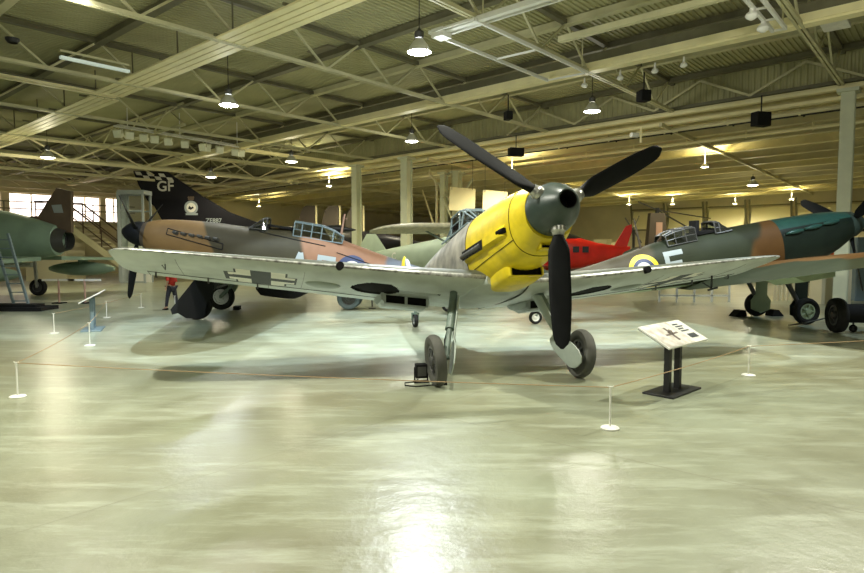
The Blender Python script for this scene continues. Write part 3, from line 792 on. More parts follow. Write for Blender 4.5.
# tail
T = Wing  # reuse
def fin(pl, par, pts, th, name, m):
    """flat tapered fin from outline pts (u,w) with lens section thickness"""
    b = MB(); cu = sum(p[0] for p in pts) / len(pts); cw = sum(p[1] for p in pts) / len(pts)
    L_ = [pl.L(u, th * .15, w) for u, w in pts]; R_ = [pl.L(u, -th * .15, w) for u, w in pts]
    Li = [pl.L(cu + (u - cu) * .75, th / 2, cw + (w - cw) * .8) for u, w in pts]; Ri = [pl.L(cu + (u - cu) * .75, -th / 2, cw + (w - cw) * .8) for u, w in pts]
    b.rings([Ri, R_, L_, Li]); return b.build(name, m, par, smooth=True, auto=30)
fin(A, F1, [(6.95, .30), (7.35, .62), (7.55, .88), (7.7, .92), (7.72, .2), (7.3, .26)], .09, 'tail_fin', 'mark_grey')
fin(A, F1, [(7.73, .1), (7.72, .93), (7.85, 1.0), (8.02, .97), (8.2, .75), (8.32, .4), (8.25, .05), (8.0, -.08)], .07, 'rudder', 'yellow_mark')
for sd in (1, -1):
    Wing(A, [(.0, 6.95, .85, .50, .09, 0), (.8, 7.05, .72, .51, .08, 0), (1.35, 7.2, .5, .52, .07, 0), (1.5, 7.35, .2, .52, .05, 0)], sd).build('tailplane', F1, ['grey_mottle'], nv=12, nx=12)
    b = MB(); b.bar(A.L(7.2, sd * .08, .02), A.L(7.25, sd * .75, .49), .03, .03); b.build('tailplane_strut', 'grey_mottle', F1)
b = MB(); tw = A.L(6.9, 0, -.1); tc = Vector((A.L(6.95, 0, 0).x, 0, .15)); b.tube([tw, tc + Vector((.03, 0, .12))], [.05, .035], 10); b.tube([tc + Vector((0, .07, .15)), tc + Vector((0, .07, 0))], .015, 6); b.tube([tc + Vector((0, -.07, .15)), tc + Vector((0, -.07, 0))], .015, 6)
b.box(tc + Vector((0, 0, .15)), (.05, .17, .04)); tl = b.build('tail_leg', 'leg_paint', F1, smooth=True); wheel(tl, tc, (0, 1, 0), .15, .09, 'rubber', 'metal', 'tail_wheel')

# ================================================================== LEFT FIGHTER (brown nose)
H = Plane((-7.337, 15.787, 2.061), radians(-175), radians(9.0), 1.87, -1.455)
F2 = thing('fighter_aircraft', 'brown and grey camouflaged fighter with open canopy, behind the yellow nosed one on the left', 'aircraft', H.base, H.rz)
fh = Fuse(H, [(.02, .30, .30, -.30), (.35, .40, .42, -.50), (1.0, .44, .52, -.62), (1.9, .47, .58, -.66), (2.7, .48, .60, -.66), (3.6, .48, .72, -.66), (4.4, .46, .76, -.62), (5.2, .40, .60, -.56), (6.3, .30, .38, -.46), (7.4, .17, .22, -.32), (8.6, .05, .10, -.10)], 2.15)
fh.loft(.02, 8.6, 80, 40, mfun=lambda u, p: 1 if abs(p - pi) < .5 else (2 if u < .12 else 0)).build('fuselage', ['hurri', 'duck_egg', 'brown_dark'], F2, smooth=True)
b = MB(); a0 = H.L(0, 0, 0); ax = H.L(-1, 0, 0) - a0
b.lathe([(-.02, .30), (.02, .315), (.16, .30), (.30, .25), (.42, .17), (.50, .08), (.53, .001)], a0, ax, 32); b.build('spinner', 'prop_black', F2, smooth=True)
for k in range(3):
    prop_blade(H, radians(180.3 + 120 * k), 1.68, .22, .20, 'propeller_blade', F2, 'prop_black', u=-.12, side=1, tw0=58, tw1=28)
for sd in (1, -1):
    b = MB()
    for k in range(6):
        u = .85 + .2 * k; c = fh.side(sd, u, .18, -.01); b.tube([c, H.L(u + .12, sd * (fh.half(u, .18) + .06), .17)], .04, 8)
    b.build('exhaust_stubs', 'dark_metal', F2, smooth=True)
for sd in (1, -1):
    b = MB()
    for w in (.25, .10): b.tube([fh.side(sd, .7 + .1 * k, w - .012 * k, .004) for k in range(15)], .012, 5)
    b.tube([fh.side(sd, .7, .25, .004), fh.side(sd, .7, .10, .004)], .012, 5); b.tube([fh.side(sd, 2.1, .08, .004), fh.side(sd, 2.1, -.07, .004)], .012, 5)
    b.build('cowling_panel_edge', 'black_matt', F2)
b = MB()
for sd in (1, -1): b.tube([fh.side(sd, 4.9 + .1 * k, .30 - .018 * k, .004) for k in range(12)], .012, 5); b.tube([fh.side(sd, 2.9 + .1 * k, .52 - .006 * k, .004) for k in range(18)], .014, 5)
b.build('fuselage_seam', 'black_matt', F2)
# code letters and roundel, port side is the one in view
for sd in (1, -1):
    b = MB()
    fh.decal(b, disc_polys(.25, .40), sd, 5.35, -.10, 0); fh.decal(b, disc_polys(.11, .25), sd, 5.35, -.10, 1); fh.decal(b, disc_polys(0.001, .11), sd, 5.35, -.10, 2)
    fh.decal(b, block_letter('F', .56, .46, .12), sd, 4.68, -.10, 3); fh.decal(b, block_letter('A', .56, .44, .12), sd, 4.02, -.12, 3)
    b.build('fuselage_marking', ['mark_blue', 'mark_white', 'mark_red', 'mark_grey'], F2)
# cockpit: framed windscreen, slid back hood, pilot hole
canopy(H, F2, [(2.62, .05, 0), (2.95, .92, 0), (3.05, 1, 0)], .28, .25, .58, .90, 'windscreen', 'dark_metal', .018)
canopy(H, F2, [(3.75, 1, 0), (3.95, 1, 0), (4.2, 1, 0), (4.45, 1, 0), (4.75, .8, 0), (5.0, .5, 0)], .33, .29, .55, .93, 'canopy_hood', 'blue_grey', .018)
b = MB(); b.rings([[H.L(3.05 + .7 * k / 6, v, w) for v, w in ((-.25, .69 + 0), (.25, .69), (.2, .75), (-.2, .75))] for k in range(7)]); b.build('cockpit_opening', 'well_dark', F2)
b = MB(); b.tube([H.L(4.92, 0, .60), H.L(4.94, 0, 1.32)], [.035, .018], 8); b.tube([H.L(4.88, 0, 1.2), H.L(5.02, 0, 1.2)], .012, 6); b.build('aerial_mast', 'copper', F2)
# wings, low and thick
for sd in (1, -1):
    Wing(H, [(.35, 1.55, 2.5, -.55, .18, radians(2)), (1.5, 1.6, 2.35, -.56, .17, radians(2)), (3.5, 1.85, 1.85, -.45, .14, radians(1.5)), (5.2, 2.08, 1.35, -.32, .12, radians(1)), (5.8, 2.3, .85, -.29, .09, 0), (6.05, 2.6, .3, -.28, .05, 0)], sd).build('wing', F2, ['hurri', 'duck_egg'], nv=40, nx=16, mf=lambda v, x, top: 0 if top else 1)
    Wing(H, [(0, 7.4, 1.0, .12, .1, 0), (1.2, 7.6, .7, .13, .09, 0), (1.65, 7.85, .25, .13, .06, 0)], sd).build('tailplane', F2, ['hurri'], nv=12, nx=10)
fin(H, F2, [(7.3, .2), (7.8, .75), (8.1, .98), (8.4, 1.02), (8.7, .8), (8.85, .3), (8.75, -.1), (8.4, -.2)], .1, 'tail_fin', 'hurri')
# radiator bath
fr = Fuse(H, [(3.0, .26, -.5, -.98), (3.15, .31, -.5, -1.10), (3.9, .31, -.5, -1.08), (4.5, .16, -.5, -.72)], 3); fr.loft(3.0, 4.5, 12, 24).build('radiator_bath', 'black_matt', F2, smooth=True)
# gear with triangular cover plate
for sd in (1, -1):
    wc = H.L(1.87, sd * 1.16, -1.455); wc = Vector((wc.x, wc.y, .36)); top = H.L(2.35, sd * 1.25, -.7); side = Vector((0, -sd, 0))
    b = MB(); foot = wc - side * .12; b.tube([top, foot], [.07, .05], 12); b.tube([foot, wc], .04, 8); b.bar(H.L(2.9, sd * 1.2, -.62), top.lerp(foot, .45), .05, .05)
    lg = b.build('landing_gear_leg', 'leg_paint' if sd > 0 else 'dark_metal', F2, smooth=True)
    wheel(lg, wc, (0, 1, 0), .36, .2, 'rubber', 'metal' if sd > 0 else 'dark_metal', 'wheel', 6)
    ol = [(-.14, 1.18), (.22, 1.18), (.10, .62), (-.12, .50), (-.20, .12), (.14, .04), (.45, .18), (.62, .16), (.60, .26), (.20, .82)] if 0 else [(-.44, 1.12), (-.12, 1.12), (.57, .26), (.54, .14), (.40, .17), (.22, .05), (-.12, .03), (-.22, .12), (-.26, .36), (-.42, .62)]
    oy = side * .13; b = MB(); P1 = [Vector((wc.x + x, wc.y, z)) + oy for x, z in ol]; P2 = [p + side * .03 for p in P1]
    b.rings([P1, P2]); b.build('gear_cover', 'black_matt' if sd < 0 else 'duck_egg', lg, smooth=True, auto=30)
    if sd > 0:
        b = MB(); b.box((wc.x - .42, wc.y, .05), (.16, .3, .1)); tag(b.build('wheel_chock', 'black_matt', None), 'black chock behind the far main wheel of the brown nosed fighter', 'chock').matrix_world = Matrix.Translation(H.base) @ Matrix.Rotation(H.rz, 4, 'Z')
tc = Vector((H.L(7.9, 0, 0).x, 0, .18)); b = MB(); b.tube([H.L(7.6, 0, -.25), tc], [.05, .03], 8); tl = b.build('tail_leg', 'dark_metal', F2); wheel(tl, tc, (0, 1, 0), .18, .1, 'rubber', 'metal', 'tail_wheel')

# ================================================================== RIGHT FIGHTER (green nose)
S = Plane((9.83, 14.863, 2.238), radians(7.3), radians(11.0), 1.914, -1.597)
F3 = thing('fighter_aircraft', 'green and brown camouflaged fighter with a yellow ringed roundel on the right', 'aircraft', S.base, S.rz)
fs = Fuse(S, [(.0, .33, .34, -.36), (.4, .38, .41, -.56), (1.0, .41, .46, -.70), (2.0, .43, .50, -.74), (3.0, .44, .52, -.70), (3.8, .44, .54, -.66), (4.6, .41, .52, -.60), (5.6, .33, .38, -.50), (6.6, .23, .27, -.36), (7.6, .13, .20, -.20), (8.4, .04, .16, -.04)], 2.15)
fs.loft(.0, 8.4, 84, 40, mfun=lambda u, p: 1 if (abs(p - pi) < .45 and u > 1.9) else (2 if (u < 1.95 and (p < .9 or p > 2 * pi - .9)) else (3 if u < 1.95 else 0))).build('fuselage', ['spit', 'duck_egg', 'spit_nose_sheen', 'spit_cowl'], F3, smooth=True)
b = MB(); a0 = S.L(0, 0, 0); ax = S.L(-1, 0, 0) - a0
b.lathe([(-.02, .33), (.03, .335), (.18, .31), (.34, .24), (.46, .15), (.54, .05), (.56, .001)], a0, ax, 32); b.build('spinner', 'spinner_green', F3, smooth=True)
for k in range(3): prop_blade(S, radians(174.5 + 120 * k), 1.62, .22, .25, 'propeller_blade', F3, 'prop_black', u=-.14, side=1, tw0=56, tw1=28)
for sd in (1, -1):
    for k in range(3):
        b = MB(); u = .42 + .48 * k; rings = []
        for i in range(9):
            q = i / 8; uu = u + .42 * q; r = .055 * sin(pi * min(1, .12 + q * .9)) ** .5 if i < 8 else .03; r = max(r, .02)
            c = fs.side(sd, uu, .19 - .02 * k, .045); rings.append([c + Vector((0, -sd * cos(2 * pi * j / 10) * r * .9, sin(2 * pi * j / 10) * r)) for j in range(10)])
        b.rings(rings); b.build('exhaust_stub', 'spit_nose_sheen', F3, smooth=True)
for sd in (1, -1):
    b = MB()
    fs.decal(b, disc_polys(.25, .345), sd, 5.27, -.01, 0); fs.decal(b, disc_polys(.17, .25), sd, 5.27, -.01, 1); fs.decal(b, disc_polys(.08, .17), sd, 5.27, -.01, 2); fs.decal(b, disc_polys(.001, .08), sd, 5.27, -.01, 3)
    fs.decal(b, block_letter('E', .58, .44, .11), sd, 4.55, .0, 4)
    b.build('fuselage_marking', ['yellow_mark', 'mark_blue', 'mark_white', 'mark_red', 'mark_grey'], F3)
canopy(S, F3, [(3.0, .05, 0), (3.28, .92, 0), (3.4, 1, 0)], .27, .25, .46, .74, 'windscreen', 'dark_metal', .018)
canopy(S, F3, [(3.9, 1, 0), (4.15, 1.02, 0), (4.4, .95, 0), (4.6, .75, 0)], .33, .29, .40, .72, 'canopy_hood', 'dark_metal', .012)
b = MB(); b.box(S.L(3.75, 0, .66), (.08, .3, .34)); b.build('pilot_seat', 'black_matt', F3)
b = MB(); b.rings([[S.L(3.35 + .5 * k / 4, v, w) for v, w in ((-.25, .5), (.25, .5), (.22, .56), (-.22, .56))] for k in range(5)]); b.build('cockpit_opening', 'well_dark', F3)
b = MB(); b.tube([S.L(5.1, 0, .42), S.L(5.15, 0, 1.15)], [.03, .015], 8); b.build('aerial_mast', 'brown_dark', F3)
est = []
for i in range(15):
    q = i / 14; v = .35 + 5.25 * q; e = sqrt(max(.001, 1 - (v / 5.63) ** 2)); c = 2.55 * e; est.append((v, 1.75 + .30 * (2.55 - c), max(c, .15), -.58 + (v - .35) * .105, .13 - .05 * q, radians(2 - 2.2 * q)))
for sd in (1, -1):
    wg = Wing(S, est, sd).build('wing', F3, ['spit', 'duck_egg'], nv=44, nx=18, mf=lambda v, x, top: 0 if top or x < .03 else 1)
    b = MB(); W_ = Wing(S, est, sd); r_ = [W_.pt(2.3, x, False, d_) for x, d_ in ((.45, 0), (.46, .14), (.75, .14), (.85, 0))]; q_ = [W_.pt(3.0, x, False, d_) for x, d_ in ((.45, 0), (.46, .14), (.75, .14), (.85, 0))]
    b.rings([r_, q_]); b.build('radiator_housing', 'duck_egg', wg)
    Wing(S, [(0, 7.1, .95, .22, .09, 0), (1.1, 7.3, .65, .23, .08, 0), (1.6, 7.6, .2, .23, .05, 0)], sd).build('tailplane', F3, ['spit'], nv=12, nx=10)
fin(S, F3, [(7.2, .2), (7.6, .6), (7.85, .95), (8.1, 1.02), (8.35, .85), (8.5, .4), (8.4, -.05), (8.1, -.1)], .08, 'tail_fin', 'spit')
for sd in (1, -1):
    wc = S.L(1.914, sd * .86, -1.597); wc = Vector((wc.x, wc.y, .30)); top = S.L(2.25, sd * .70, -.66); side = Vector((0, -sd, 0))
    b = MB(); foot = wc - side * .11; b.tube([top, foot], [.06, .045], 12); b.tube([foot, wc], .04, 8); lg = b.build('landing_gear_leg', 'dark_metal', F3, smooth=True)
    wheel(lg, wc, (0, 1, 0), .30, .19, 'rubber', 'duck_egg', 'wheel', 5)
    ol = [(-.16, .98), (.16, 1.0), (.15, .55), (.26, .40), (.24, .18), (0, .10), (-.26, .20), (-.27, .42), (-.15, .58)]
    oy = -side * .16; P1 = [Vector((wc.x + x, wc.y, z)) + oy for x, z in ol]; P2 = [p - side * .02 for p in P1]
    b = MB(); b.rings([P1, P2]); b.build('gear_cover', 'duck_egg' if sd < 0 else 'spit_cowl', lg, smooth=True, auto=30)
    if sd < 0:
        for x in (.50, -.50):
            b = MB(); b.add([(x - .16, -.14, 0), (x + .16, -.14, 0), (x + .16, .14, 0), (x - .16, .14, 0), (x - .10 * (x > 0) - .02 , -.14, .16), (x + .10 * (x < 0) + .02, -.14, .16), (x + .10 * (x < 0) + .02, .14, .16), (x - .10 * (x > 0) - .02, .14, .16)], [(3, 2, 1, 0), (4, 5, 6, 7), (0, 1, 5, 4), (1, 2, 6, 5), (2, 3, 7, 6), (3, 0, 4, 7)])
            o = b.build('wheel_chock', 'black_matt'); tag(o, 'black chock at the %s of the far wheel under the right fighter' % ('front' if x > 0 else 'rear'), 'chock'); o.matrix_world = Matrix.Translation(S.base) @ Matrix.Rotation(S.rz, 4, 'Z') @ Matrix.Translation((wc.x, wc.y, 0))
tc = Vector((S.L(7.7, 0, 0).x, 0, .15)); b = MB(); b.tube([S.L(7.5, 0, -.2), tc], [.045, .03], 8); tl = b.build('tail_leg', 'leg_paint', F3); wheel(tl, tc, (0, 1, 0), .15, .09, 'rubber', 'white_paint', 'tail_wheel')

# ================================================================== BLACK TAILED JET far behind left
D = 33.0
def XY(px, d): return ((px - 432) / FPX * d)
def ZY(py, d): return 1.746 + (246.5 - py) / FPX * d
J = thing('jet_aircraft', 'jet with a tall black fin, chequered top and squadron badge', 'aircraft', (XY(215, D), D, 0))
jx = XY(215, D)
def jp(px, py, dy=0): return Vector((XY(px, D) - jx, dy, ZY(py, D)))
def slab(pts, th0, th1, mf, name, par, m, y0=0):
    b = MB(); A1 = [Vector((p.x, p.y - th0 / 2 + y0, p.z)) for p in pts]; A2 = [Vector((p.x, p.y + th0 / 2 + y0, p.z)) for p in pts]; b.rings([A1, A2]); return b.build(name, m, par)
finpts = [jp(137, 172), jp(142, 186), jp(150, 201), jp(157, 207), jp(176, 243), jp(300, 243), jp(268, 226), jp(232, 213), jp(203, 196), jp(176, 177), jp(170, 172.5)]
slab(finpts, .22, .1, None, 'tail_fin', J, 'tail_black')
fj = MB()
# fuselage lying along x
rings = []
for (x, r, zc_) in ((-2.6, .35, 1.75), (-2.2, .62, 1.75), (-.5, .95, 1.8), (2, 1.0, 1.85), (5.5, .95, 1.9), (8.5, .75, 1.95), (10.5, .35, 1.85), (11.5, .04, 1.75)):
    rings.append([(x, r * cos(2 * pi * k / 24), zc_ + r * .78 * sin(2 * pi * k / 24)) for k in range(24)])
fj.rings(rings); fj.build('fuselage', 'tail_black', J, smooth=True)
b = MB(); b.add([(-1.5, 0, 1.8), (3.0, 0, 1.9), (1.2, -2.2, 1.7), (-.6, -2.4, 1.7), (-1.5, 0, 1.7), (3.0, 0, 1.75), (1.2, -2.2, 1.62), (-.6, -2.4, 1.62)], [(0, 1, 2, 3), (4, 7, 6, 5), (0, 4, 5, 1), (1, 5, 6, 2), (2, 6, 7, 3), (3, 7, 4, 0)]); b.build('wing', 'tail_black', J)
b = MB()
for x in (0, 6): b.tube([(x, 0, 1.2), (x, 0, .35)], .08, 10)
lg = b.build('landing_gear_leg', 'metal', J); wheel(lg, (0, -.5, .35), (0, 1, 0), .35, .25); wheel(lg, (6, 0, .3), (0, 1, 0), .3, .2)
# chequers
b = MB(); n = 6
for i in range(n):
    for j in range(2):
        if (i + j) % 2: continue
        x0 = 138.5 + i * 5.8; x1 = x0 + 5.8; ya = 172.6 + .45 * i + j * 3.4
        sk = 2.0 * j
        b.add([jp(x0 + sk, ya, -.125), jp(x1 + sk, ya + .5, -.125), jp(x1 + sk + 2, ya + 3.9, -.125), jp(x0 + sk + 2, ya + 3.4, -.125)], [(0, 1, 2, 3)], 0)
def jdecal(polys, px, py, mi, y=-.125):
    vs, f = polys; c = jp(px, py); b.add([Vector((c.x + v.x, y, c.z + v.y)) for v in vs], f, mi)
b.build('chequered_band', ['mark_white', 'mark_white', 'mark_grey', 'mark_dark', 'black', 'jet_brown'], J); b = MB()
jdecal(text_polys('GF', .74, .015), 168.5, 187.5, 1); b.build('code_letters', ['mark_white', 'mark_white', 'mark_grey', 'mark_dark', 'black', 'jet_brown'], J); b = MB()
jdecal(text_polys('ZE887', .32, .006), 215.5, 221, 2); b.build('serial_number', ['mark_white', 'mark_white', 'mark_grey', 'mark_dark', 'black', 'jet_brown'], J); b = MB()
jdecal(disc_polys(.001, .36), 193.5, 208, 2); jdecal(disc_polys(.001, .25), 193.5, 208, 0, -.128)
jdecal(([Vector((-.17, -.05, 0)), Vector((-.02, -.12, 0)), Vector((.15, -.02, 0)), Vector((.08, .06, 0)), Vector((0, 0, 0)), Vector((-.08, .1, 0))], [(0, 1, 2, 3, 4, 5)]), 193.5, 208, 4, -.131)
jdecal(rect_polys(-.32, -.05, .32, .05), 194, 214.5, 2, -.128); jdecal(rect_polys(-.15, -.07, .15, .03), 193.5, 199.5, 5, -.128)
for dx in (-.12, 0, .12): jdecal(disc_polys(.001, .06, 10), 193.5 + dx * 18, 198, 5, -.128)
b.build('squadron_badge', ['mark_white', 'mark_white', 'mark_grey', 'mark_dark', 'black', 'jet_brown'], J)

# ================================================================== PALE GREEN JET at left edge
D2 = 20.0; G = thing('jet_aircraft', 'pale green jet with a dark brown fin at the left edge of the hall', 'aircraft', (-12.1, 20.5, 0), radians(176))
b = MB(); rings = []
for (x, r, z, q) in ((.2, .40, 1.95, 1), (.25, .50, 1.95, 1), (.9, .66, 2.0, 1), (1.8, .86, 2.02, 1), (3.2, 1.0, 2.05, 1.05), (5, 1.0, 2.1, 1.1), (7, .8, 2.15, 1), (9, .4, 2.1, 1), (9.8, .08, 2.05, 1)):
    rings.append([(x, r * .85 * cos(2 * pi * k / 28), z + r * q * sin(2 * pi * k / 28)) for k in range(28)])
b.rings(rings); b.build('fuselage', 'jet_green', G, smooth=True)
b = MB(); b.lathe([(0, .32), (.1, .35), (.35, .42), (.3, .28), (.5, .2)], (-.12, 0, 1.95), (1, 0, 0), 28); b.build('jet_nozzle', 'dark_metal', G, smooth=True)
slab([Vector(p) for p in ((-.25, 0, 2.2), (-.3, 0, 3.55), (.2, 0, 3.66), (.85, 0, 2.75), (1.7, 0, 2.72), (1.2, 0, 2.3))], .14, .1, None, 'tail_fin', G, 'jet_brown')
b = MB(); b.add([(-.02, -.075, 2.85), (.3, -.075, 2.85), (.38, -.075, 3.1), (.04, -.075, 3.12)], [(0, 1, 2, 3)]); b.add([(-.02, .075, 2.85), (.3, .075, 2.85), (.38, .075, 3.1), (.04, .075, 3.12)], [(0, 1, 2, 3)]); b.build('fin_marking', 'mark_grey', G)
for sd in (-1, 1):
    b = MB(); P1 = [(.5, sd * .5, 1.42), (4.4, sd * .6, 1.44), (1.4, sd * 3.6, 1.30), (.1, sd * 3.9, 1.30)]; P2 = [(x, y, z - .13 + .05 * (abs(y) > 2)) for x, y, z in P1]; b.rings([P1, P2]); w = b.build('wing', 'jet_green', G)
    b = MB(); rings = []
    for i in range(15):
        q = i / 14; r = .26 * sin(pi * (.03 + .94 * q)) ** .55; rings.append([(-.2 + 2.5 * q, sd * 2.4 + r * cos(2 * pi * k / 16), .93 + r * sin(2 * pi * k / 16)) for k in range(16)])
    b.rings(rings); b.bar((1, sd * 2.4, 1.1), (1, sd * 2.4, 1.32), .5, .06); b.build('drop_tank', 'jet_green', w, smooth=True)
    b = MB(); b.tube([(2, sd * 1.2, 1.4), (2, sd * 1.3, .3)], .06, 8); lg = b.build('landing_gear_leg', 'metal', G); wheel(lg, (2, sd * 1.35, .3), (0, 1, 0), .3, .2)
    b = MB(); b.tube([(2.5, sd * 1.75, 1.08), (4.6, sd * 1.75, 1.08), (4.9, sd * 1.75, 1.08)], [.09, .09, .01], 10); b.bar((3, sd * 1.75, 1.1), (3, sd * 1.75, 1.4), .3, .05); b.build('missile', 'white_paint', w, smooth=True)
b = MB(); b.tube([(7, 0, 1.5), (7, 0, .25)], .06, 8); lg = b.build('landing_gear_leg', 'metal', G); wheel(lg, (7, 0, .25), (0, 1, 0), .25, .15)
# boarding ladder at left edge
LD = thing('ladder', 'dark boarding ladder on a black base at the left edge beside the green jet', 'ladder', (XY(10, 17), 17, 0))
for sx in (-.2, .2):
    b = MB(); b.bar((sx + .28, 0, .08), (sx - .22, 0, 2.1), .05, .06); b.build('rail', 'blue_grey', LD)
for k in range(8):
    b = MB(); z = .25 + .24 * k; q = (z - .08) / 2.0; b.bar((-.2 + .28 - .5 * q, 0, z), (.2 + .28 - .5 * q, 0, z), .05, .03); b.build('rung', 'blue_grey', LD)
b = MB(); b.box((.1, 0, .05), (1.9, .8, .1)); b.box((.1, -.1, .13), (1.5, .4, .1)); b.build('base', 'black_matt', LD)
# display stands under the jet
for px, lab in ((84, 'brown stand post under the green jet wing, left of the drop tank'), (142 - 84, 'brown stand post nearest the ladder under the green jet')):
    o = thing('display_stand', lab, 'stand', (XY(px, 19), 19, 0)); b = MB(); b.tube([(0, 0, .03), (0, 0, .75)], .03, 8); b.build('post', 'copper', o); b = MB(); b.box((0, 0, .015), (.3, .3, .03)); b.build('base', 'black_matt', o); b = MB(); b.bar((-.5, 0, .72), (.5, 0, .72), .05, .06); b.build('cross_bar', 'white_paint', o)
# stair with railings behind
ST = thing('staircase', 'cream staircase with slanting handrails behind the green jet tail', 'staircase', (-18.4, 32, 0))
b = MB()
for k in range(14): b.box((k * .27, 0, 3.0 - k * .21), (.3, 1.6, .06))
b.build('treads', 'wall_cream', ST)
for y in (-.8, .8):
    b = MB(); b.bar((0, y, 2.9), (3.6, y, .15), .08, .3); b.build('stringer', 'cream_soft', ST)
    b = MB(); b.bar((-1.5, y, 4.0), (0, y, 4.0), .07, .07); b.bar((0, y, 4.0), (3.6, y, 1.15), .07, .07); b.bar((0, y, 3.5), (3.6, y, .65), .05, .05)
    for k in range(5): b.bar((k * .9, y, 2.95 - k * .69), (k * .9, y, 4.0 - k * .71), .05, .05)
    b.build('handrail', 'jet_brown', ST)
b = MB(); b.box((-1.0, 0, 1.5), (2.0, 1.8, 3.0)); b.build('landing', 'wall_cream', ST)

# glazed booth behind the black propeller
BO = thing('display_case', 'tall pale framed glass case behind the left spinner', 'display case', (XY(137, 30), 30, 0))
b = MB()
for x in (-.55, .55): 
    for y in (-.4, .4): b.bar((x, y, 0), (x, y, 4.3), .09, .09)
for z in (.05, 2.6, 3.45, 4.25):
    for y in (-.4, .4): b.bar((-.6, y, z), (.6, y, z), .07, .07)
b.box((0, 0, 4.32), (1.25, .9, .2)); b.box((-.62, 0, 2.2), (.2, .7, 4.3)); b.build('frame', 'mark_grey', BO)
b = MB(); b.box((0, -.4, 3), (1.0, .02, 2.5)); b.build('pane', 'lens', BO)
b = MB(); b.box((0, .3, 1.3), (1.1, .1, 2.6)); b.build('back_board', 'board_white', BO)

# ================================================================== PALE BIPLANE-LIKE MACHINE behind
P_ = Plane((3.1, 22.0, 2.0), radians(-45), radians(8), 1.5, -1.5)
F4 = thing('transport_aircraft', 'pale green high winged aircraft behind the centre fighter, strut under its wing', 'aircraft', P_.base, P_.rz)
fp = Fuse(P_, [(0, .45, .45, -.45), (.8, .58, .55, -.6), (2.5, .62, .62, -.7), (4.5, .52, .60, -.6), (6.5, .38, .62, -.3), (8.5, .12, .62, .15)], 2.6)
fp.loft(0, 8.5, 40, 32).build('fuselage', 'pale_green', F4, smooth=True)
for sd in (1, -1):
    Wing(P_, [(0, 1.1, 1.9, .66, .16, 0), (3.6, 1.2, 1.75, .60, .15, 0), (4.5, 1.35, 1.4, .58, .13, 0), (4.9, 1.7, .6, .58, .1, 0)], sd).build('wing', F4, ['pale_wing'], nv=20, nx=14)
    b = MB(); b.bar(P_.L(1.6, sd * .6, -.5), P_.L(1.7, sd * 3.0, .55), .09, .04); b.build('wing_strut', 'leg_paint', F4)
    b = MB(); b.tube([P_.L(1.4, sd * .5, -.5), Vector((P_.L(1.4, 0, 0).x, -sd * 1.0, .35))], .06, 8); lg = b.build('landing_gear_leg', 'pale_green', F4); c = P_.L(1.4, 0, 0); wheel(lg, (c.x, -sd * 1.1, .35), (0, 1, 0), .35, .18)
fin(P_, F4, [(7.2, .6), (7.8, 1.4), (8.4, 1.5), (8.9, 1.1), (8.8, .2)], .1, 'tail_fin', 'pale_green')
b = MB(); fp.decal(b, text_polys('C', .42, .01), 1, 6.3, .2, 0); b.build('fuselage_marking', 'mark_white', F4)
b = MB(); b.tube([Vector((P_.L(8, 0, 0).x, 0, .8)), Vector((P_.L(8, 0, 0).x, 0, .15))], .05, 8); lg = b.build('tail_leg', 'dark_metal', F4); wheel(lg, (P_.L(8, 0, 0).x, 0, .15), (0, 1, 0), .15, .08, name='tail_wheel')
# black wing/boom seen left of the pale wing
b = MB(); b.tube([(XY(283, 23), 23, ZY(231, 23)), (XY(340, 22), 22, ZY(229.5, 22)), (XY(356, 21.8), 21.8, ZY(230, 21.8))], [.16, .16, .02], 10)
for px in (300, 340): b.bar((XY(px, 22.6), 22.6, 0), (XY(px, 22.6), 22.6, 2.25), .06, .06)
tag(b.build('drop_tank', 'black', smooth=True), 'slim black wing boom on stands behind the left fighter aerial mast', 'tank')  # stands for the black wing/boom, only shaped like a tank
# small cart wheel under the left wing
CT = thing('ground_trolley', 'small two wheeled trolley showing under the wing root of the yellow nosed fighter', 'trolley', (XY(350, 17.4), 17.4, 0))
for y in (-.3, .3): wheel(CT, (0, y, .33), (0, 1, 0), .33, .16, 'blue_grey', 'dark_metal')
b = MB(); b.tube([(0, -.3, .33), (0, .3, .33)], .03, 8); b.box((0.1, 0, .55), (1.1, .5, .12)); b.bar((.6, 0, .5), (.62, 0, .05), .04, .04); b.box((.62, 0, .012), (.2, .1, .025)); b.build('frame', 'dark_metal', CT)

# three dark arched bays in the background
for i, (px) in enumerate((311, 333, 355)):
    d = 36; w = 1.0; x = XY(px - 4 + 1.5 * i, d)
    b = MB(); pts = []
    for k in range(9): a = pi / 2 * k / 8; pts.append((-w / 2 + w * .55 * (1 - cos(a)), 2.3 + 1.9 * sin(a) ** .8))
    poly = [(-w / 2, .1)] + pts + [(w / 2, 4.2), (w / 2, .1)]
    b.rings([[(p[0], -.06, p[1]) for p in poly], [(p[0], .06, p[1]) for p in poly]]); o = b.build('arched_panel', 'brown_dark'); o.location = (x, d, -.1)
    b = MB(); b.bar((w / 2 + .08, 0, .1), (w / 2 + .08, 0, 4.2), .1, .1); b.build('panel_edge', 'cream', o)
    tag(o, ('leftmost', 'middle', 'rightmost')[i] + ' of the three dark brown arched panels standing behind the left canopy', 'panel')

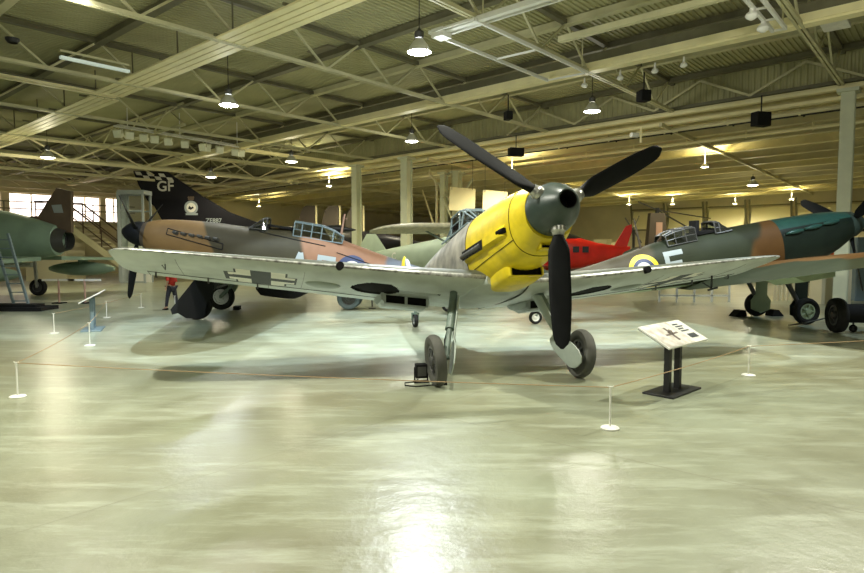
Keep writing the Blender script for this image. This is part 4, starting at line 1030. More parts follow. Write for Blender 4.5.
# ================================================================== RED AIRCRAFT
R_ = thing('training_aircraft', 'bright red small aircraft with upright fin behind the right wing root', 'aircraft', (XY(588, 27), 27, 0), radians(170))
b = MB(); rings = []
for (x, hw, t_, bt) in ((-1.75, .06, 1.75, 1.45), (-1.2, .14, 1.78, 1.25), (-.4, .3, 1.9, 1.0), (.3, .5, 2.1, .8), (1.2, .6, 2.2, .7), (2.5, .6, 2.1, .7), (3.4, .5, 1.9, .8), (3.9, .3, 1.7, .95)):
    c = (t_ + bt) / 2; h = (t_ - bt) / 2; rings.append([(x, hw * math.copysign(abs(cos(2 * pi * k / 28)) ** .8, cos(2 * pi * k / 28)), c + h * math.copysign(abs(sin(2 * pi * k / 28)) ** .8, sin(2 * pi * k / 28))) for k in range(28)])
b.rings(rings); b.build('fuselage', 'red', R_, smooth=True)
slab([Vector(p) for p in ((-1.0, 0, 1.6), (-1.2, 0, 2.0), (-1.55, 0, 2.62), (-1.8, 0, 2.7), (-1.8, 0, 2.4), (-1.55, 0, 1.5))], .12, .1, None, 'tail_fin', R_, 'red')
b = MB()
for x in (.15, .55):
    b.box((x, .46, 1.62), (.26, .2, .26))
    b.box((x, -.46, 1.62), (.26, .2, .26))
b.build('side_window', 'black', R_)
b = MB(); rings = []
for (x, r) in ((.2, .05), (.6, .25), (1.2, .42), (1.9, .42), (2.6, .1)): rings.append([(x, r * cos(pi * k / 10), 2.05 + r * .85 * sin(pi * k / 10)) for k in range(11)])
b.rings(rings); b.build('canopy', 'black', R_, smooth=True)
for sd in (-1, 1):
    b = MB(); b.tube([(1.6, sd * .4, .8), (1.6, sd * .7, .3)], .05, 8); lg = b.build('landing_gear_leg', 'metal', R_); wheel(lg, (1.6, sd * .75, .28), (0, 1, 0), .28, .15)
    b = MB(); b.rings([[(.9, sd * .4, .9), (2.2, sd * .4, .9), (2.2, sd * .4, .8), (.9, sd * .4, .8)], [(1.2, sd * 3, 1.05), (2.0, sd * 3, 1.05), (2.0, sd * 3, 1.0), (1.2, sd * 3, 1.0)]]); b.build('wing', 'red', R_)
b = MB(); b.tube([(-1.5, 0, 1.4), (-1.5, 0, .12)], .04, 8); lg = b.build('tail_leg', 'metal', R_); wheel(lg, (-1.5, 0, .14), (0, 1, 0), .14, .08)
# helicopter-like dark fin with drooping blade
K = thing('helicopter', 'dark brown rotor craft pylon with drooping blades behind the right roundel', 'aircraft', (XY(656, 30), 30, 0))
b = MB(); b.rings([[(-.45, -.25, 0.3), (.45, -.25, .3), (.45, .25, .3), (-.45, .25, .3)], [(-.5, -.25, 1.6), (.5, -.25, 1.6), (.5, .25, 1.6), (-.5, .25, 1.6)], [(-.38, -.2, 3.35), (.3, -.2, 3.35), (.3, .2, 3.35), (-.38, .2, 3.35)]]); b.build('pylon', 'brown_dark', K)
b = MB(); b.box((.02, -.24, 2.35), (.3, .05, 1.1)); b.build('access_panel', 'copper', K)
for (x, z) in ((1.55, 2.65), (-.9, 3.9), (2.6, 3.1)):
    b = MB(); b.bar((0, 0, 3.5), (x, .1, z), .13, .04); b.build('rotor_blade', 'black', K)
b = MB(); b.tube([(0, 0, 3.3), (0, 0, 3.6)], .1, 10); b.build('rotor_hub', 'black', K)
b = MB(); b.box((0, 0, .15), (1.6, 1.2, .3)); b.build('base', 'black_matt', K)
b = MB(); b.bar((XY(624, 31), 31, ZY(218, 31)), (XY(641, 31), 31, ZY(243, 31)), .08, .04); b.bar((XY(638, 31), 31, ZY(216, 31)), (XY(627, 31), 31, ZY(241, 31)), .08, .04)
b.bar((XY(633, 31), 31, 0), (XY(633, 31), 31, ZY(230, 31)), .1, .1)
tag(b.build('propeller_display', 'dark_metal'), 'crossed dark propeller blades on a post, right of the red fin', 'propeller')

# white panels hung near the columns
for (x0, x1, y0, y1, lab) in ((449, 475, 188, 212, 'blank cream panel hung above the cockpit, nearest the columns'), (482, 507, 191, 212, 'blank cream panel hung just left of the yellow nose')):
    d = 30; o = thing('display_board', lab, 'panel', (XY((x0 + x1) / 2, d), d, ZY(y1, d)), radians(6)); W2 = XY(x1, d) - XY(x0, d); H2 = ZY(y0, d) - ZY(y1, d)
    b = MB(); b.box((0, 0, H2 / 2), (W2, .06, H2), Euler((radians(-12), radians(4), 0)).to_matrix()); b.build('board', 'panel_cream', o, bevel=.01)
    b = MB()
    for q in (-.4, .4): b.bar((q * W2, 0, H2 * .9), (q * W2, 0, 5.85 - ZY(y1, d)), .02, .02)
    b.build('wire', 'steel_dark', o)
# background machinery silhouettes behind glazing (rows of display things)
random.seed(3)
for i in range(9):
    px = 585 + i * 17 + (0 if i < 3 else 30); d = 36 + (i % 3) * 3; x = XY(px, d)
    o = thing('display_cabinet', 'pale cabinet number row against the far glazing', 'cabinet', (x, d, 0), atan2(E1.y, E1.x), 'pale cabinets along the far glazed wall')
    h = 1.7 + random.random() * .9; b = MB(); b.box((0, 0, h / 2), (.9, .6, h)); b.build('body', 'cream_soft', o)
    b = MB(); b.box((0, .31, h * .6), (.7, .02, h * .5)); b.box((0, -.31, h * .6), (.7, .02, h * .5)); b.build('glass_front', 'board_white', o)
    o['label'] = 'pale glass fronted cabinet standing before the far glazed wall'

# right background: trolley with wheels, rails, orange object
TR = thing('gun_trolley', 'black wheeled trolley at the right edge beside the fighter wheel', 'trolley', (XY(839, 12.5), 12.5, 0), radians(8))
wheel(TR, (0, 0, .355), (1, -.32, 0), .355, .22, 'rubber', 'dark_metal')
wheel(TR, (1.8, -.58, .355), (1, -.32, 0), .355, .22, 'rubber', 'dark_metal')
b = MB(); b.tube([(.05, -.02, .40), (1.8, -.58, .40)], .19, 16); b.build('axle_drum', 'black_matt', TR, smooth=True)
b = MB(); b.tube([(.9, -.1, .38), (.5, .5, .30), (-.05, .8, .10), (-.3, 1.0, .03)], .018, 6); b.build('tow_bar', 'dark_metal', TR)
b = MB(); b.tube([(.38, 0, .25), (.38, 0, .09)], .02, 6); b.build('jockey_leg', 'dark_metal', TR); wheel(TR, (.38, 0, .08), (1, .3, 0), .08, .05, 'rubber', 'dark_metal', 'jockey_wheel')
for i, (xa, xb, d, z) in enumerate(((660, 730, 19.5, .95), (776, 835, 20, 1.0))):
    o = thing('barrier_fence', ('white rail fence under the right fighter fuselage', 'pale slatted fence between the fighter wheels and the right column')[i], 'fence', (XY((xa + xb) / 2, d), d, 0))
    L2 = (XY(xb, d) - XY(xa, d)) / 2
    for z_ in ((z, .5, .12) if i == 0 else (z,)):
        b = MB(); b.bar((-L2, 0, z_ - .3 * (i == 0)), (L2, 0, z_ - .3 * (i == 0)), .05, .05); b.build('rail', 'white_paint' if i == 0 else 'wall_cream', o) if z_ - .3 * (i == 0) > 0 else None
    n = 5 if i == 0 else 14
    for k in range(n):
        x = -L2 + 2 * L2 * k / (n - 1); b = MB(); b.bar((x, 0, 0), (x, 0, z - .3 * (i == 0)), .05 if i == 0 else .07, .05); b.build('post', 'white_paint' if i == 0 else 'wall_cream', o)
LK = thing('locker', 'narrow blue grey locker right of the pale column behind the right propeller', 'locker', (XY(857, 20), 20, 0)); b = MB(); b.box((0, 0, 1.02), (.32, .4, 2.04)); b.build('body', 'blue_grey', LK, bevel=.01); b = MB(); b.box((-.02, -.21, 1.05), (.24, .02, 1.8)); b.build('door', 'blue_grey', LK)
OB = thing('engine_crate', 'orange marked display crate between the right spinner and column', 'crate', (XY(831, 19), 19, 0))
b = MB(); b.box((0, 0, .75), (.9, .6, 1.5)); b.build('body', 'wall_cream', OB)
b = MB(); b.box((-.16, -.1, 1.62), (.2, .3, .45), Euler((0, .3, 0)).to_matrix()); b.box((.1, -.1, 1.65), (.14, .3, .55), Euler((0, -.25, 0)).to_matrix()); b.build('warning_flag', 'orange', OB)
SH_ = thing('storage_rack', 'dark storage rack with shelves behind the right propeller', 'rack', (XY(872, 21), 21, 0))
for z in (.2, .9, 1.6, 2.0, 2.3): b = MB(); b.box((0, 0, z), (2.2, .8, .07)); b.build('shelf', 'brown_dark', SH_)
for x in (-1.08, 1.08):
    for y in (-.36, .36): b = MB(); b.bar((x, y, 0), (x, y, 2.35), .07, .07); b.build('post', 'dark_metal', SH_)
DW = thing('display_screen_wall', 'long low dark display plinth far behind the right fighter undercarriage', 'plinth', (XY(700, 31), 31, 0), radians(-10))
b = MB(); b.box((0, 0, .35), (14, .6, .7)); b.build('plinth', 'brown_dark', DW)

# ================================================================== FLOOR STANDING ITEMS
def fl(px, py):  # ground point seen at that spot
    d = FPX * 1.746 / (py - 246.5); return (XY(px, d), d)
def lectern(x, y, rz, lab, dark=True):
    o = thing('information_stand', lab, 'information stand', (x, y, 0), rz); pm = 'black' if dark else 'blue_grey'; W_, D_ = 1.04, .44
    b = MB(); b.box((0, 0, .012), (.76, .38, .024)); b.build('base_plate', pm, o, bevel=.004)
    for sx in (-.135, .135):
        b = MB(); b.box((sx, .0, .345), (.07, .07, .66)); b.build('post', pm, o, bevel=.004)
    R = Euler((radians(28), 0, 0)).to_matrix(); c = Vector((0, 0, .70))
    b = MB(); b.box(c, (W_, D_, .022), R); bd = b.build('board', ['board_white'], o, bevel=.003)
    b = MB(); b.box(c - R @ Vector((0, 0, .014)), (W_ * .98, D_ * .96, .008), R); b.build('board_backing', 'black', bd)
    b = MB(); b.box(c + R @ Vector((-.17, .0, .0125)), (.66, .42, .003), R); b.build('picture', 'board_picture', bd)
    b = MB()
    def q(x_, y_): return c + R @ Vector((x_, y_, .0155))
    b.add([q(-.14, .02), q(-.02, .08), q(.02, .05), q(-.08, -.05)], [(0, 1, 2, 3)]); b.add([q(-.24, -.03), q(.08, -.015), q(.08, .015), q(-.24, 0)], [(0, 1, 2, 3)]); b.add([q(-.12, -.13), q(-.06, -.13), q(-.05, .12), q(-.10, .12)], [(0, 1, 2, 3)])
    b.build('picture_aircraft', 'board_plane', bd)
    b = MB()
    for k in range(4): b.add([q(.20, .15 - .045 * k), q(.34 + .06 * (k % 2), .15 - .045 * k), q(.34 + .06 * (k % 2), .13 - .045 * k), q(.20, .13 - .045 * k)], [(0, 1, 2, 3)])
    b.add([q(.22, -.14), q(.42, -.14), q(.42, -.06), q(.22, -.06)], [(0, 1, 2, 3)])
    b.build('text_block', 'mark_dark', bd)
    return o
lectern(2.90, 7.38, radians(43.8), 'angled information board on two black posts in front of the right wing')
x, y = fl(91, 330); lectern(x, y, radians(-68), 'angled information board on two grey posts near the green drop tank', False)

stn = [(12, 399, 'white rope stanchion nearest the left edge'), (51.6, 334, 'white rope stanchion left of the left information board'), (87, 346.5, 'white rope stanchion just in front of the left information board'),
       (613, 431.5, 'white rope stanchion nearest the camera, right of the propeller'), (752, 377, 'white rope stanchion right of the black posted board'),
       (140, 308, 'distant white rope stanchion under the left wing tip'), (105, 318, 'distant white rope stanchion right of the left board'), (174, 311, 'distant white rope stanchion beside the person in red')]
proto = None; HS = .415
sp_ = {}
for px, py, lab in stn:
    x, y = fl(px, py)
    if proto is None:
        proto = thing('rope_stanchion', lab, 'stanchion', (x, y, 0), 0, 'white rope stanchions')
        b = MB(); b.lathe([(0, .001), (0, .085), (.012, .088), (.02, .08), (.026, .02), (.028, .001)], (0, 0, 0), (0, 0, 1), 28); b.build('base', 'white_paint', proto, smooth=True)
        b = MB(); b.tube([(0, 0, .02), (0, 0, HS - .03)], .010, 12); b.build('post', 'white_paint', proto, smooth=True)
        b = MB(); b.tube([(0, 0, HS - .03), (0, 0, HS - .005)], .013, 12); b.tube([(-.03, 0, HS), (0, 0, HS - .015), (.03, 0, HS)], .005, 6); b.build('hook', 'white_paint', proto, smooth=True); o = proto
    else:
        o = copytree(proto); o['label'] = lab
    o.location = (x, y, 0); sp_[px] = Vector((x, y, HS - .012))
def rope(a, c, lab, sag=.03):
    b = MB(); pts = [a.lerp(c, k / 16) - Vector((0, 0, sag * 4 * (k / 16) * (1 - k / 16))) for k in range(17)]; b.tube(pts, .0045, 6)
    tag(b.build('barrier_rope', 'rope'), lab, 'rope')
off = Vector((-6.6, 5.9, HS))
rope(sp_[12], sp_[613], 'thin brown barrier cord stretched in front of the yellow nosed fighter', .02)
rope(sp_[613], sp_[752], 'thin brown barrier cord passing behind the black posted board', .02)
rope(sp_[12], sp_[87], 'thin brown barrier cord between the two nearest left stanchions', .03)
rope(sp_[87], sp_[105], 'thin brown barrier cord running past the left information board', .03)
rope(sp_[51.6], sp_[140], 'thin brown barrier cord behind the left information board', .03)
rope(sp_[752], Vector((9.5, 9.9, HS - .01)), 'thin brown barrier cord leaving the frame on the right', .02)

# black flood box with cable by the left wheel
x, y = fl(421, 383.5); FB = thing('floor_light', 'small black floor light box with cable beside the left main wheel', 'light', (x, y, 0), .2)
b = MB(); b.box((0, 0, .15), (.15, .12, .18)); b.box((-.085, 0, .1), (.012, .05, .2)); b.box((.085, 0, .1), (.012, .05, .2)); b.box((0, 0, .01), (.2, .12, .02)); b.build('housing', 'black_matt', FB, bevel=.006)
b = MB(); b.box((0, -.062, .15), (.11, .004, .12)); b.build('lens', 'dark_metal', FB)
b = MB(); b.tube([(-.05, -.05, .05), (-.1, -.1, .03), (-.22, -.05, .012), (-.24, -.2, .012), (-.12, -.28, .012), (.05, -.25, .012), (.22, -.22, .012)], .008, 6); b.box((.24, -.22, .02), (.1, .06, .04)); b.build('cable', 'black_matt', FB)

# ================================================================== PERSON in red, walking past behind the wing
def person(loc, rz, s=1.0):
    root = thing('person', 'person in a red top and dark trousers walking behind the left wing', 'person', loc, rz)
    V = {'pel': ((0, 0, .92), .13), 'waist': ((0, 0, 1.05), .12), 'chest': ((.01, 0, 1.28), .145), 'neckb': ((0, 0, 1.45), .07), 'neck': ((.01, 0, 1.52), .052), 'headb': ((.02, 0, 1.60), .08), 'head': ((.02, 0, 1.68), .095), 'top': ((.01, 0, 1.74), .07)}
    E = [('pel', 'waist'), ('waist', 'chest'), ('chest', 'neckb'), ('neckb', 'neck'), ('neck', 'headb'), ('headb', 'head'), ('head', 'top')]
    for sd, fx in ((1, .22), (-1, -.22)):
        n = 'L' if sd > 0 else 'R'
        V[n + 'hip'] = ((0, .09 * sd, .86), .09); V[n + 'knee'] = ((fx * .55 + .02, .10 * sd, .48), .06); V[n + 'ank'] = ((fx, .10 * sd, .09), .04); V[n + 'toe'] = ((fx + .16, .11 * sd, .035), .032); V[n + 'heel'] = ((fx - .04, .10 * sd, .04), .035)
        V[n + 'sh'] = ((0, .19 * sd, 1.41), .06); V[n + 'elb'] = ((-fx * .5, .25 * sd, 1.14), .042); V[n + 'wr'] = ((-fx * .6 + .12, .25 * sd, .92), .028); V[n + 'hand'] = ((-fx * .6 + .15, .25 * sd, .85), .03)
        E += [('pel', n + 'hip'), (n + 'hip', n + 'knee'), (n + 'knee', n + 'ank'), (n + 'ank', n + 'toe'), (n + 'ank', n + 'heel'), ('neckb', n + 'sh'), (n + 'sh', n + 'elb'), (n + 'elb', n + 'wr'), (n + 'wr', n + 'hand')]
        for k in range(4):
            f = n + 'f%d' % k; V[f] = ((-fx * .6 + .135 + .022 * k, .25 * sd, .80 - .0 * k), .010); V[f + 'b'] = ((-fx * .6 + .14 + .022 * k, (.25 - .012) * sd, .765 + .01 * abs(k - 1.5)), .008); E += [(n + 'hand', f), (f, f + 'b')]
        V[n + 'th'] = ((-fx * .6 + .20, .235 * sd, .83), .010); E.append((n + 'hand', n + 'th'))
    def skinobj(names, edges, nm, m, grow=0, par=root, rt='pel'):
        idx = {k: i for i, k in enumerate(names)}; me = bpy.data.meshes.new(nm)
        me.from_pydata([Vector(V[k][0]) * s for k in names], [(idx[a], idx[c]) for a, c in edges if a in idx and c in idx], []); o = bpy.data.objects.new(nm, me); COL.objects.link(o); o.parent = par
        o.modifiers.new('skin', 'SKIN'); sk = me.skin_vertices[0].data
        for k in names: r = (V[k][1] + grow) * s; sk[idx[k]].radius = (r, r); sk[idx[k]].use_root = (k == rt)
        sb = o.modifiers.new('sub', 'SUBSURF'); sb.levels = 1; sb.render_levels = 2; me.materials.append(M[m])
        return o
    allk = list(V.keys()); body = skinobj(allk, E, 'body', 'skin')
    tops = ['waist', 'chest', 'neckb', 'Lsh', 'Rsh', 'Lelb', 'Relb', 'pel']; skinobj(tops, E, 'shirt', 'shirt_red', .02, root, 'chest')
    legs = ['pel', 'Lhip', 'Rhip', 'Lknee', 'Rknee', 'Lank', 'Rank']; skinobj(legs, E, 'trousers', 'trousers', .018)
    b = MB(); 
    for i in range(1): b.rings([[Vector((.0 + (.105 * cos(2 * pi * k / 16)) * sin(pi * j / 10), .1 * sin(2 * pi * k / 16) * sin(pi * j / 10), 1.71 + .105 * cos(pi * j / 10))) * s for k in range(16)] for j in range(1, 6)])
    b.build('hair', 'hair', root, smooth=True)
    b = MB()
    for sd in (1, -1):
        b.tube([Vector((.11, .035 * sd, 1.68)) * s, Vector((.116, .035 * sd, 1.68)) * s], .012 * s, 8)
    b.tube([Vector((.10, 0, 1.66)) * s, Vector((.13, 0, 1.63)) * s], [.008, .014], 6); b.tube([Vector((.105, -.025, 1.59)) * s, Vector((.11, 0, 1.588)) * s, Vector((.105, .025, 1.59)) * s], .005, 6)
    b.build('face_features', 'hair', root)
    for sd, fx in ((1, .22), (-1, -.22)):
        b = MB(); b.rings([[Vector((fx - .08 + .27 * k / 6, .105 * sd + y, z)) * s for y, z in ((-.045, 0), (.045, 0), (.04, .07 - .008 * k), (-.04, .07 - .008 * k))] for k in range(7)]); b.build('shoe', 'black_matt', root, smooth=True)
    return root
x, y = fl(171, 310); person((x, y, 0), radians(150), .70)

# ================================================================== LAMPS
def lamp_fixture(loc, size, lab, glow='lamp_glow', cord=1.2):
    o = thing('hanging_lamp', lab, 'lamp', loc)
    b = MB(); b.lathe([(0, size * .5), (.03, size * .5), (.12, size * .40), (.22, size * .26), (.28, size * .16)], (0, 0, 0), (0, 0, 1), 28); b.build('lamp_shade', 'reflector', o, smooth=True)
    b = MB(); b.lathe([(.012, size * .48), (-.02, size * .36), (-.035, size * .15), (-.038, .001)], (0, 0, 0), (0, 0, 1), 28); b.build('lamp_lens', glow, o, smooth=True)
    b = MB(); b.lathe([(.28, size * .14), (.32, size * .20), (.42, size * .20), (.46, size * .1), (.5, .02)], (0, 0, 0), (0, 0, 1), 16); b.build('ballast_housing', 'dark_metal', o, smooth=True)
    b = MB(); b.tube([(0, 0, .48), (0, 0, cord)], .012, 6); b.build('hanging_rod', 'black', o)
    return o
def light(kind, loc, energy, col=(1, 1, 1), size=.25, cone=None, blend=.6, target=None, name='lamp_and_fill_light'):
    l = bpy.data.lights.new(name, kind); l.energy = energy; l.color = col
    if kind in ('POINT', 'SPOT'): l.shadow_soft_size = size
    if kind == 'SPOT': l.spot_size = radians(cone or 150); l.spot_blend = blend
    if kind == 'AREA': l.size = size
    o = bpy.data.objects.new(name, l); COL.objects.link(o); o.location = loc
    if target is not None: o.rotation_euler = (Vector(target) - Vector(loc)).to_track_quat('-Z', 'Y').to_euler()
    return o
def lamp_px(px, py, d, size, lab, energy, glow='lamp_glow', col=(1, .95, .80), cord=1.3):
    p = (XY(px, d), d, ZY(py, d)); lamp_fixture(p, size, lab, glow, cord); light('SPOT', (p[0], p[1], p[2] - .08), energy, col, .2, 165, .5, (p[0], p[1], 0)); light('POINT', (p[0], p[1], p[2] - .2), energy * .10, col, .15); return p  # the POINT is an added fill that brightens the ceiling
WARM = (1, .92, .64); NEU = (1, .985, .85); COOL = (.80, .92, 1)
lamp_px(419.5, 57, 13.4, .50, 'largest lit hanging lamp, above the propeller, glowing blue white', 900, 'lamp_cool', (.90, .96, 1), 1.3)
lamp_px(232, 108, 17.4, .50, 'lit hanging lamp in front of the row of white spotlights', 450, 'lamp_cool', NEU, 1.4)
lamp_px(589.5, 114, 19.5, .50, 'lit hanging lamp between the two raised propeller blades', 600, 'lamp_glow', NEU, 1.2)
lamp_px(412, 143, 23.5, .48, 'lit hanging lamp above the pale column pair', 500, 'lamp_glow', NEU, 1.2)
lamp_px(52, 159, 24, .50, 'lit hanging lamp at far left above the windows', 900, 'lamp_glow', WARM, 1.3)
lamp_px(293, 163, 27, .50, 'lit hanging lamp right of the white spotlight row', 550, 'lamp_glow', WARM, 1.3)
lamp_px(213, 178, 31, .50, 'small lit hanging lamp above the black fin', 450, 'lamp_glow', WARM, 1.3)
lamp_px(88, 3.5, 11.4, .34, 'lamp cut by the top edge of the frame, upper left', 300, 'lamp_glow', NEU, .9)
lamp_px(750, 186, 33, .55, 'lamp hung under the low ceiling at right', 500, 'lamp_glow', WARM, .6)
lamp_px(407, 188, 33, .6, 'twin reflector lamp behind the columns', 400, 'lamp_glow', WARM, .5)
# overhead lamps above and behind the camera's field of view that cast the wing shadows
for (x, y, e, c) in ((-4.6, 6.1, 1900, NEU), (5.8, 8.8, 1700, NEU), (.6, 7.0, 900, NEU), (-9, 1.5, 500, WARM), (1.5, 0.0, 260, NEU), (9.5, 3.0, 500, WARM)):
    light('SPOT', (x, y, 6.1), e, c, .07, 150, .6, (x, y, 0)); light('POINT', (x, y, 5.6), e * .09, c, .15)  # each POINT is extra fill, added to lift the roof and trays
# uplit pools on the low ceiling: open topped lamps close beneath it
for i, (px, py, d) in enumerate(((702, 160.5, 27), (789, 189, 41), (671, 198, 47), (733, 211, 60), (628, 209, 58), (560, 200, 40), (475, 160, 26), (330, 175, 33), (260, 205, 44), (590, 118, 22))):
    d = min(d, 44); z = 5.62 - .0
    x = XY(px, d); rel_ = Vector((x, d, 0)) - B0; t_ = rel_.dot(E1); s_ = rel_.dot(E2)
    if s_ < SH: s_ = SH + 2.3
    if s_ > S1 - 3: s_ = S1 - 3
    zc_ = zc(s_) - SLOPE * t_; p = wp(t_, s_, 0, 0); p = Vector((p.x, p.y, zc_ - .8))
    if 0 <= i < 9: 
        light('SPOT', p + Vector((0, 0, .1)), 520, (1, .93, .62), .25, 150, .8, p + Vector((0, 0, 5)), 'uplight')
        light('SPOT', p, 850, (1, .90, .60), .2, 165, .6, p - Vector((0, 0, 5)))
        b = MB(); b.lathe([(-.06, .14), (0, .16), (.05, .15)], p, (0, 0, 1), 16); b.bar(p, p + Vector((0, 0, .75)), .02, .02)
        o = b.build('ceiling_uplighter', 'reflector'); o['group'] = 'open topped lamps under the low ceiling'
        tag(o, 'small open topped lamp throwing a pool of light on the low ceiling', 'lamp', 'open topped lamps under the low ceiling')
# spot row left: white bar with spotlights
a = Vector((XY(118, 23), 23, ZY(128, 23))); c = Vector((XY(250, 27), 27, ZY(150, 27)))
TRK = MB(); TRK.bar(a, c, .05, .05); TRK.bar(a + Vector((0, .3, .1)), c + Vector((0, .3, .1)), .05, .05)
for k in range(12): q = a.lerp(c, k / 11); TRK.bar(q, q + Vector((0, .3, .1)), .03, .03)
for k in (1, 5, 10): q = a.lerp(c, k / 11); TRK.bar(q, q + Vector((0, 0, 1.6)), .025, .025)
tag(TRK.build('lighting_bar', 'white_paint'), 'white ladder shaped lighting bar carrying the left row of spotlights', 'lighting bar')
pos = [(.03, 1), (.10, 0), (.20, 0), (.27, 0), (.37, 0), (.49, 0), (.63, 0), (.66, 0), (.76, 0), (.89, 0), (.94, 0)]
proto = None
for i, (q, dk) in enumerate(pos):
    p = a.lerp(c, q)
    if proto is None:
        proto = thing('spotlight', '', 'spotlight', p, 0, 'spotlights on the left lighting bar')
        b = MB(); b.box((0, 0, -.24), (.28, .24, .28), Euler((.35, 0, .2)).to_matrix()); b.build('housing', 'spot_body', proto, bevel=.02)
        b = MB(); b.bar((0, 0, 0), (0, 0, -.14), .03, .03); b.bar((-.16, 0, -.1), (.16, 0, -.1), .02, .03); b.bar((-.16, 0, -.1), (-.16, 0, -.25), .02, .03); b.bar((.16, 0, -.1), (.16, 0, -.25), .02, .03); b.build('yoke', 'steel', proto)
        o = proto
    else: o = copytree(proto)
    o.location = p; o.rotation_euler = (0, 0, random.uniform(-.5, .5)); o['label'] = 'white box spotlight hanging from the left lighting bar'
light('SPOT', a.lerp(c, .5) - Vector((0, .3, .3)), 220, (.80, .90, 1), .1, 60, .3, (-3.0, 13.0, 0), 'spot_cool')
for (x, y, tx, ty, e) in ((-3.6, 10.6, -3.2, 12.6, 2300), (1.2, 10.9, .8, 12.8, 2300), (5.4, 10.8, 4.6, 12.6, 1500), (-7.5, 10.8, -6.5, 15.5, 1000), (9.5, 10.8, 9.5, 14.5, 800)): light('SPOT', (x, y, 6.15), e, (.70, .85, 1), .05, 68, .12, (tx, ty, 0), 'spot_cool')  # added unseen spots above the frame, not on the bar, to brighten the floor
light('SPOT', a.lerp(c, .8) - Vector((0, .3, .3)), 180, (.85, .93, 1), .1, 55, .3, (1.5, 12.5, 0), 'spot_cool')
# fluorescent tube
b = MB(); p0 = Vector((XY(68, 14), 14, ZY(57, 14))); p1 = p0 + E2 * 1.5 - E1 * 0.0
FT = thing('fluorescent_light', 'unlit white fluorescent tube slung in the upper left roof', 'lamp', p0); b.bar((0, 0, -.1), p1 - p0 + Vector((0, 0, -.1)), .11, .06); b.build('diffuser', 'tube_glow', FT); b = MB(); b.bar((0, 0, .05), p1 - p0 + Vector((0, 0, .05)), .05, .04); b.build('batten', 'steel', FT)
# diagonal white service frames with small dome cameras, top right
def frame_rail(t0, s0, s1, z, lab, W_=.35, n=6):
    o = thing('lighting_track', lab, 'lighting track', wp(t0, s0, z))
    L0 = Vector(o.location)
    for d in (0, W_): b = MB(); b.bar(Vector((0, 0, 0)) - E1 * d * -1, wp(t0, s1, z) - L0 + E1 * d, .06, .07); b.build('rail', 'white_paint', o)
    for k in range(n): b = MB(); q = s0 + (s1 - s0) * k / (n - 1); b.bar(wp(t0, q, z) - L0, wp(t0, q, z) - L0 + E1 * W_, .04, .04); b.build('rung', 'white_paint', o)
    for q in (s0 + .3, s1 - .3): b = MB(); b.bar(wp(t0, q, z) - L0, wp(t0, q, ZD - .2) - L0, .03, .03); b.build('hanger', 'steel', o)
    return o
frame_rail(6.0, -5.2, -.3, ZB - .1, 'wide white ladder track hanging above the main propeller', 1.15, 3)
frame_rail(1.5, -5.0, -.35, ZB - .1, 'white ladder track with dome fittings, upper right', .24, 7)
# cross rail
b = MB(); b.bar(wp(6.9, -5.05, ZB - .06), wp(3.6, -5.05, ZB - .06), .12, .1); b.bar(wp(6.9, -4.8, ZB - .06), wp(3.6, -4.8, ZB - .06), .05, .05); b.box(wp(6.95, -5.05, ZB - .12), (.3, .3, .18), RB); struct(b.build('trim_9', 'white_paint'))
b = MB(); b.bar(wp(5.4, -2.87, ZB - .06), wp(1.0, -2.87, ZB - .06), .14, .12); struct(b.build('trim_11', 'steel'))
for i, (t, s) in enumerate(((1.74, -2.1), (1.74, -1.2))):
    p = wp(t, s, ZB - .18); o = thing('dome_camera', ('white dome fitting on the upper right track, the one further left', 'white dome fitting on the upper right track, the one nearer the girder')[i], 'dome fitting', p)
    b = MB(); b.lathe([(.06, .04), (0, .05), (-.04, .10), (-.08, .12), (-.12, .10), (-.16, .04), (-.165, .001)], (0, 0, 0), (0, 0, 1), 18); b.build('dome', 'white_paint', o, smooth=True)
for i, (t, s) in enumerate(((6.4, .35), (5.4, .35), (4.5, .35), (3.8, .35))):
    p = wp(t, s, ZB - .2); b = MB(); b.lathe([(.18, .02), (.05, .03), (.02, .07), (-.03, .09), (-.07, .06), (-.08, .001)], p, (0, 0, 1), 14)
    tag(b.build('small_downlight', 'white_paint', smooth=True), 'small white globe fitting hung from the boxed girder', 'lamp', 'white globes under the boxed girder')
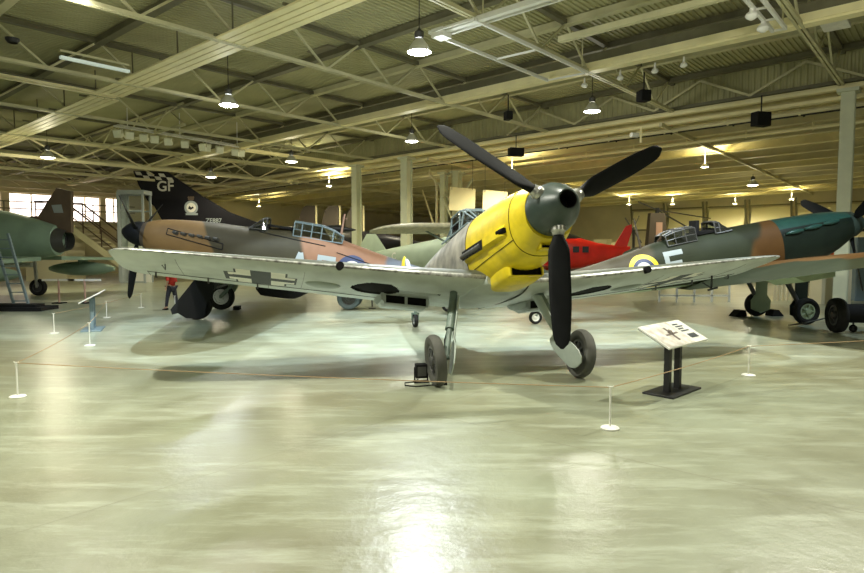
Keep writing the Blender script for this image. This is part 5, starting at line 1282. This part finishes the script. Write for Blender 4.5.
# black speakers / projectors
for (px, py, d, w, h, lab) in ((756, 121.5, 19, .5, .42, 'black loudspeaker box hung behind the header on the right'), (515, 153.5, 25, .6, .33, 'black box speaker hung behind the header, left of the upper blades'), (640, 99, 17.5, .3, .3, 'black spotlight hung below the roof right of the raised blade'), (507, 118, 19, .2, .25, 'small black spotlight on a truss above the left blade')):
    p = Vector((XY(px, d), d, ZY(py, d))); o = thing('loudspeaker' if w > .4 else 'black_spotlight', lab, 'speaker' if w > .4 else 'spotlight', p, radians(15))
    b = MB(); b.box((0, 0, 0), (w, .3, h)); b.build('housing', 'black_matt', o, bevel=.02)
    b = MB(); b.bar((0, 0, h / 2), (0, 0, h / 2 + .5), .03, .03); b.build('bracket', 'black', o)
p = Vector((XY(635, 21), 21, ZY(137, 21))); o = thing('security_camera', 'white bracket camera under the header right of the propeller', 'camera', p); b = MB(); b.tube([(0, 0, 0), (-.25, -.1, 0)], .08, 12); b.build('body', 'white_paint', o); b = MB(); b.bar((.1, 0, .3), (.1, 0, -.25), .05, .05); b.bar((-.05, 0, .1), (.1, 0, .1), .04, .04); b.build('bracket', 'cream', o)
# grey heater box and hanging beam upper right
p = wp(.76, .65, 6.5); HB = thing('unit_heater', 'pale box heater hung under the roof at upper right', 'heater', p, atan2(E1.y, E1.x)); b = MB(); b.box((0, 0, 0), (.5, .7, .08)); b.box((0, 0, .07), (.4, .55, .08)); b.build('housing', 'mark_white', HB, bevel=.01); b = MB(); b.bar((0, 0, .1), (0, 0, .75), .04, .04); b.bar((.0, .0, .4), (.2, .3, .75), .03, .03); b.build('hanger', 'black', HB)
# dark hatch between purlins above main lamp
b = MB(); b.box(wp(12.2, -3.6, ZD - .02), (.9, .8, .05), RB); struct(b.build('trim_10', 'wall_dark'))
b = MB(); b.lathe([(0, .10), (.06, .14), (.10, .14)], (XY(22, 14), 14, ZY(48, 14)), (0, 0, 1), 14); tag(b.build('smoke_detector', 'black', smooth=True), 'small black round fitting on the roof at far upper left', 'fitting')

# ================================================================== WORLD
w = bpy.data.worlds.new('world'); SC.world = w; w.use_nodes = True
bg = w.node_tree.nodes['Background']; bg.inputs[0].default_value = (.95, 1.0, .80, 1); bg.inputs[1].default_value = .17
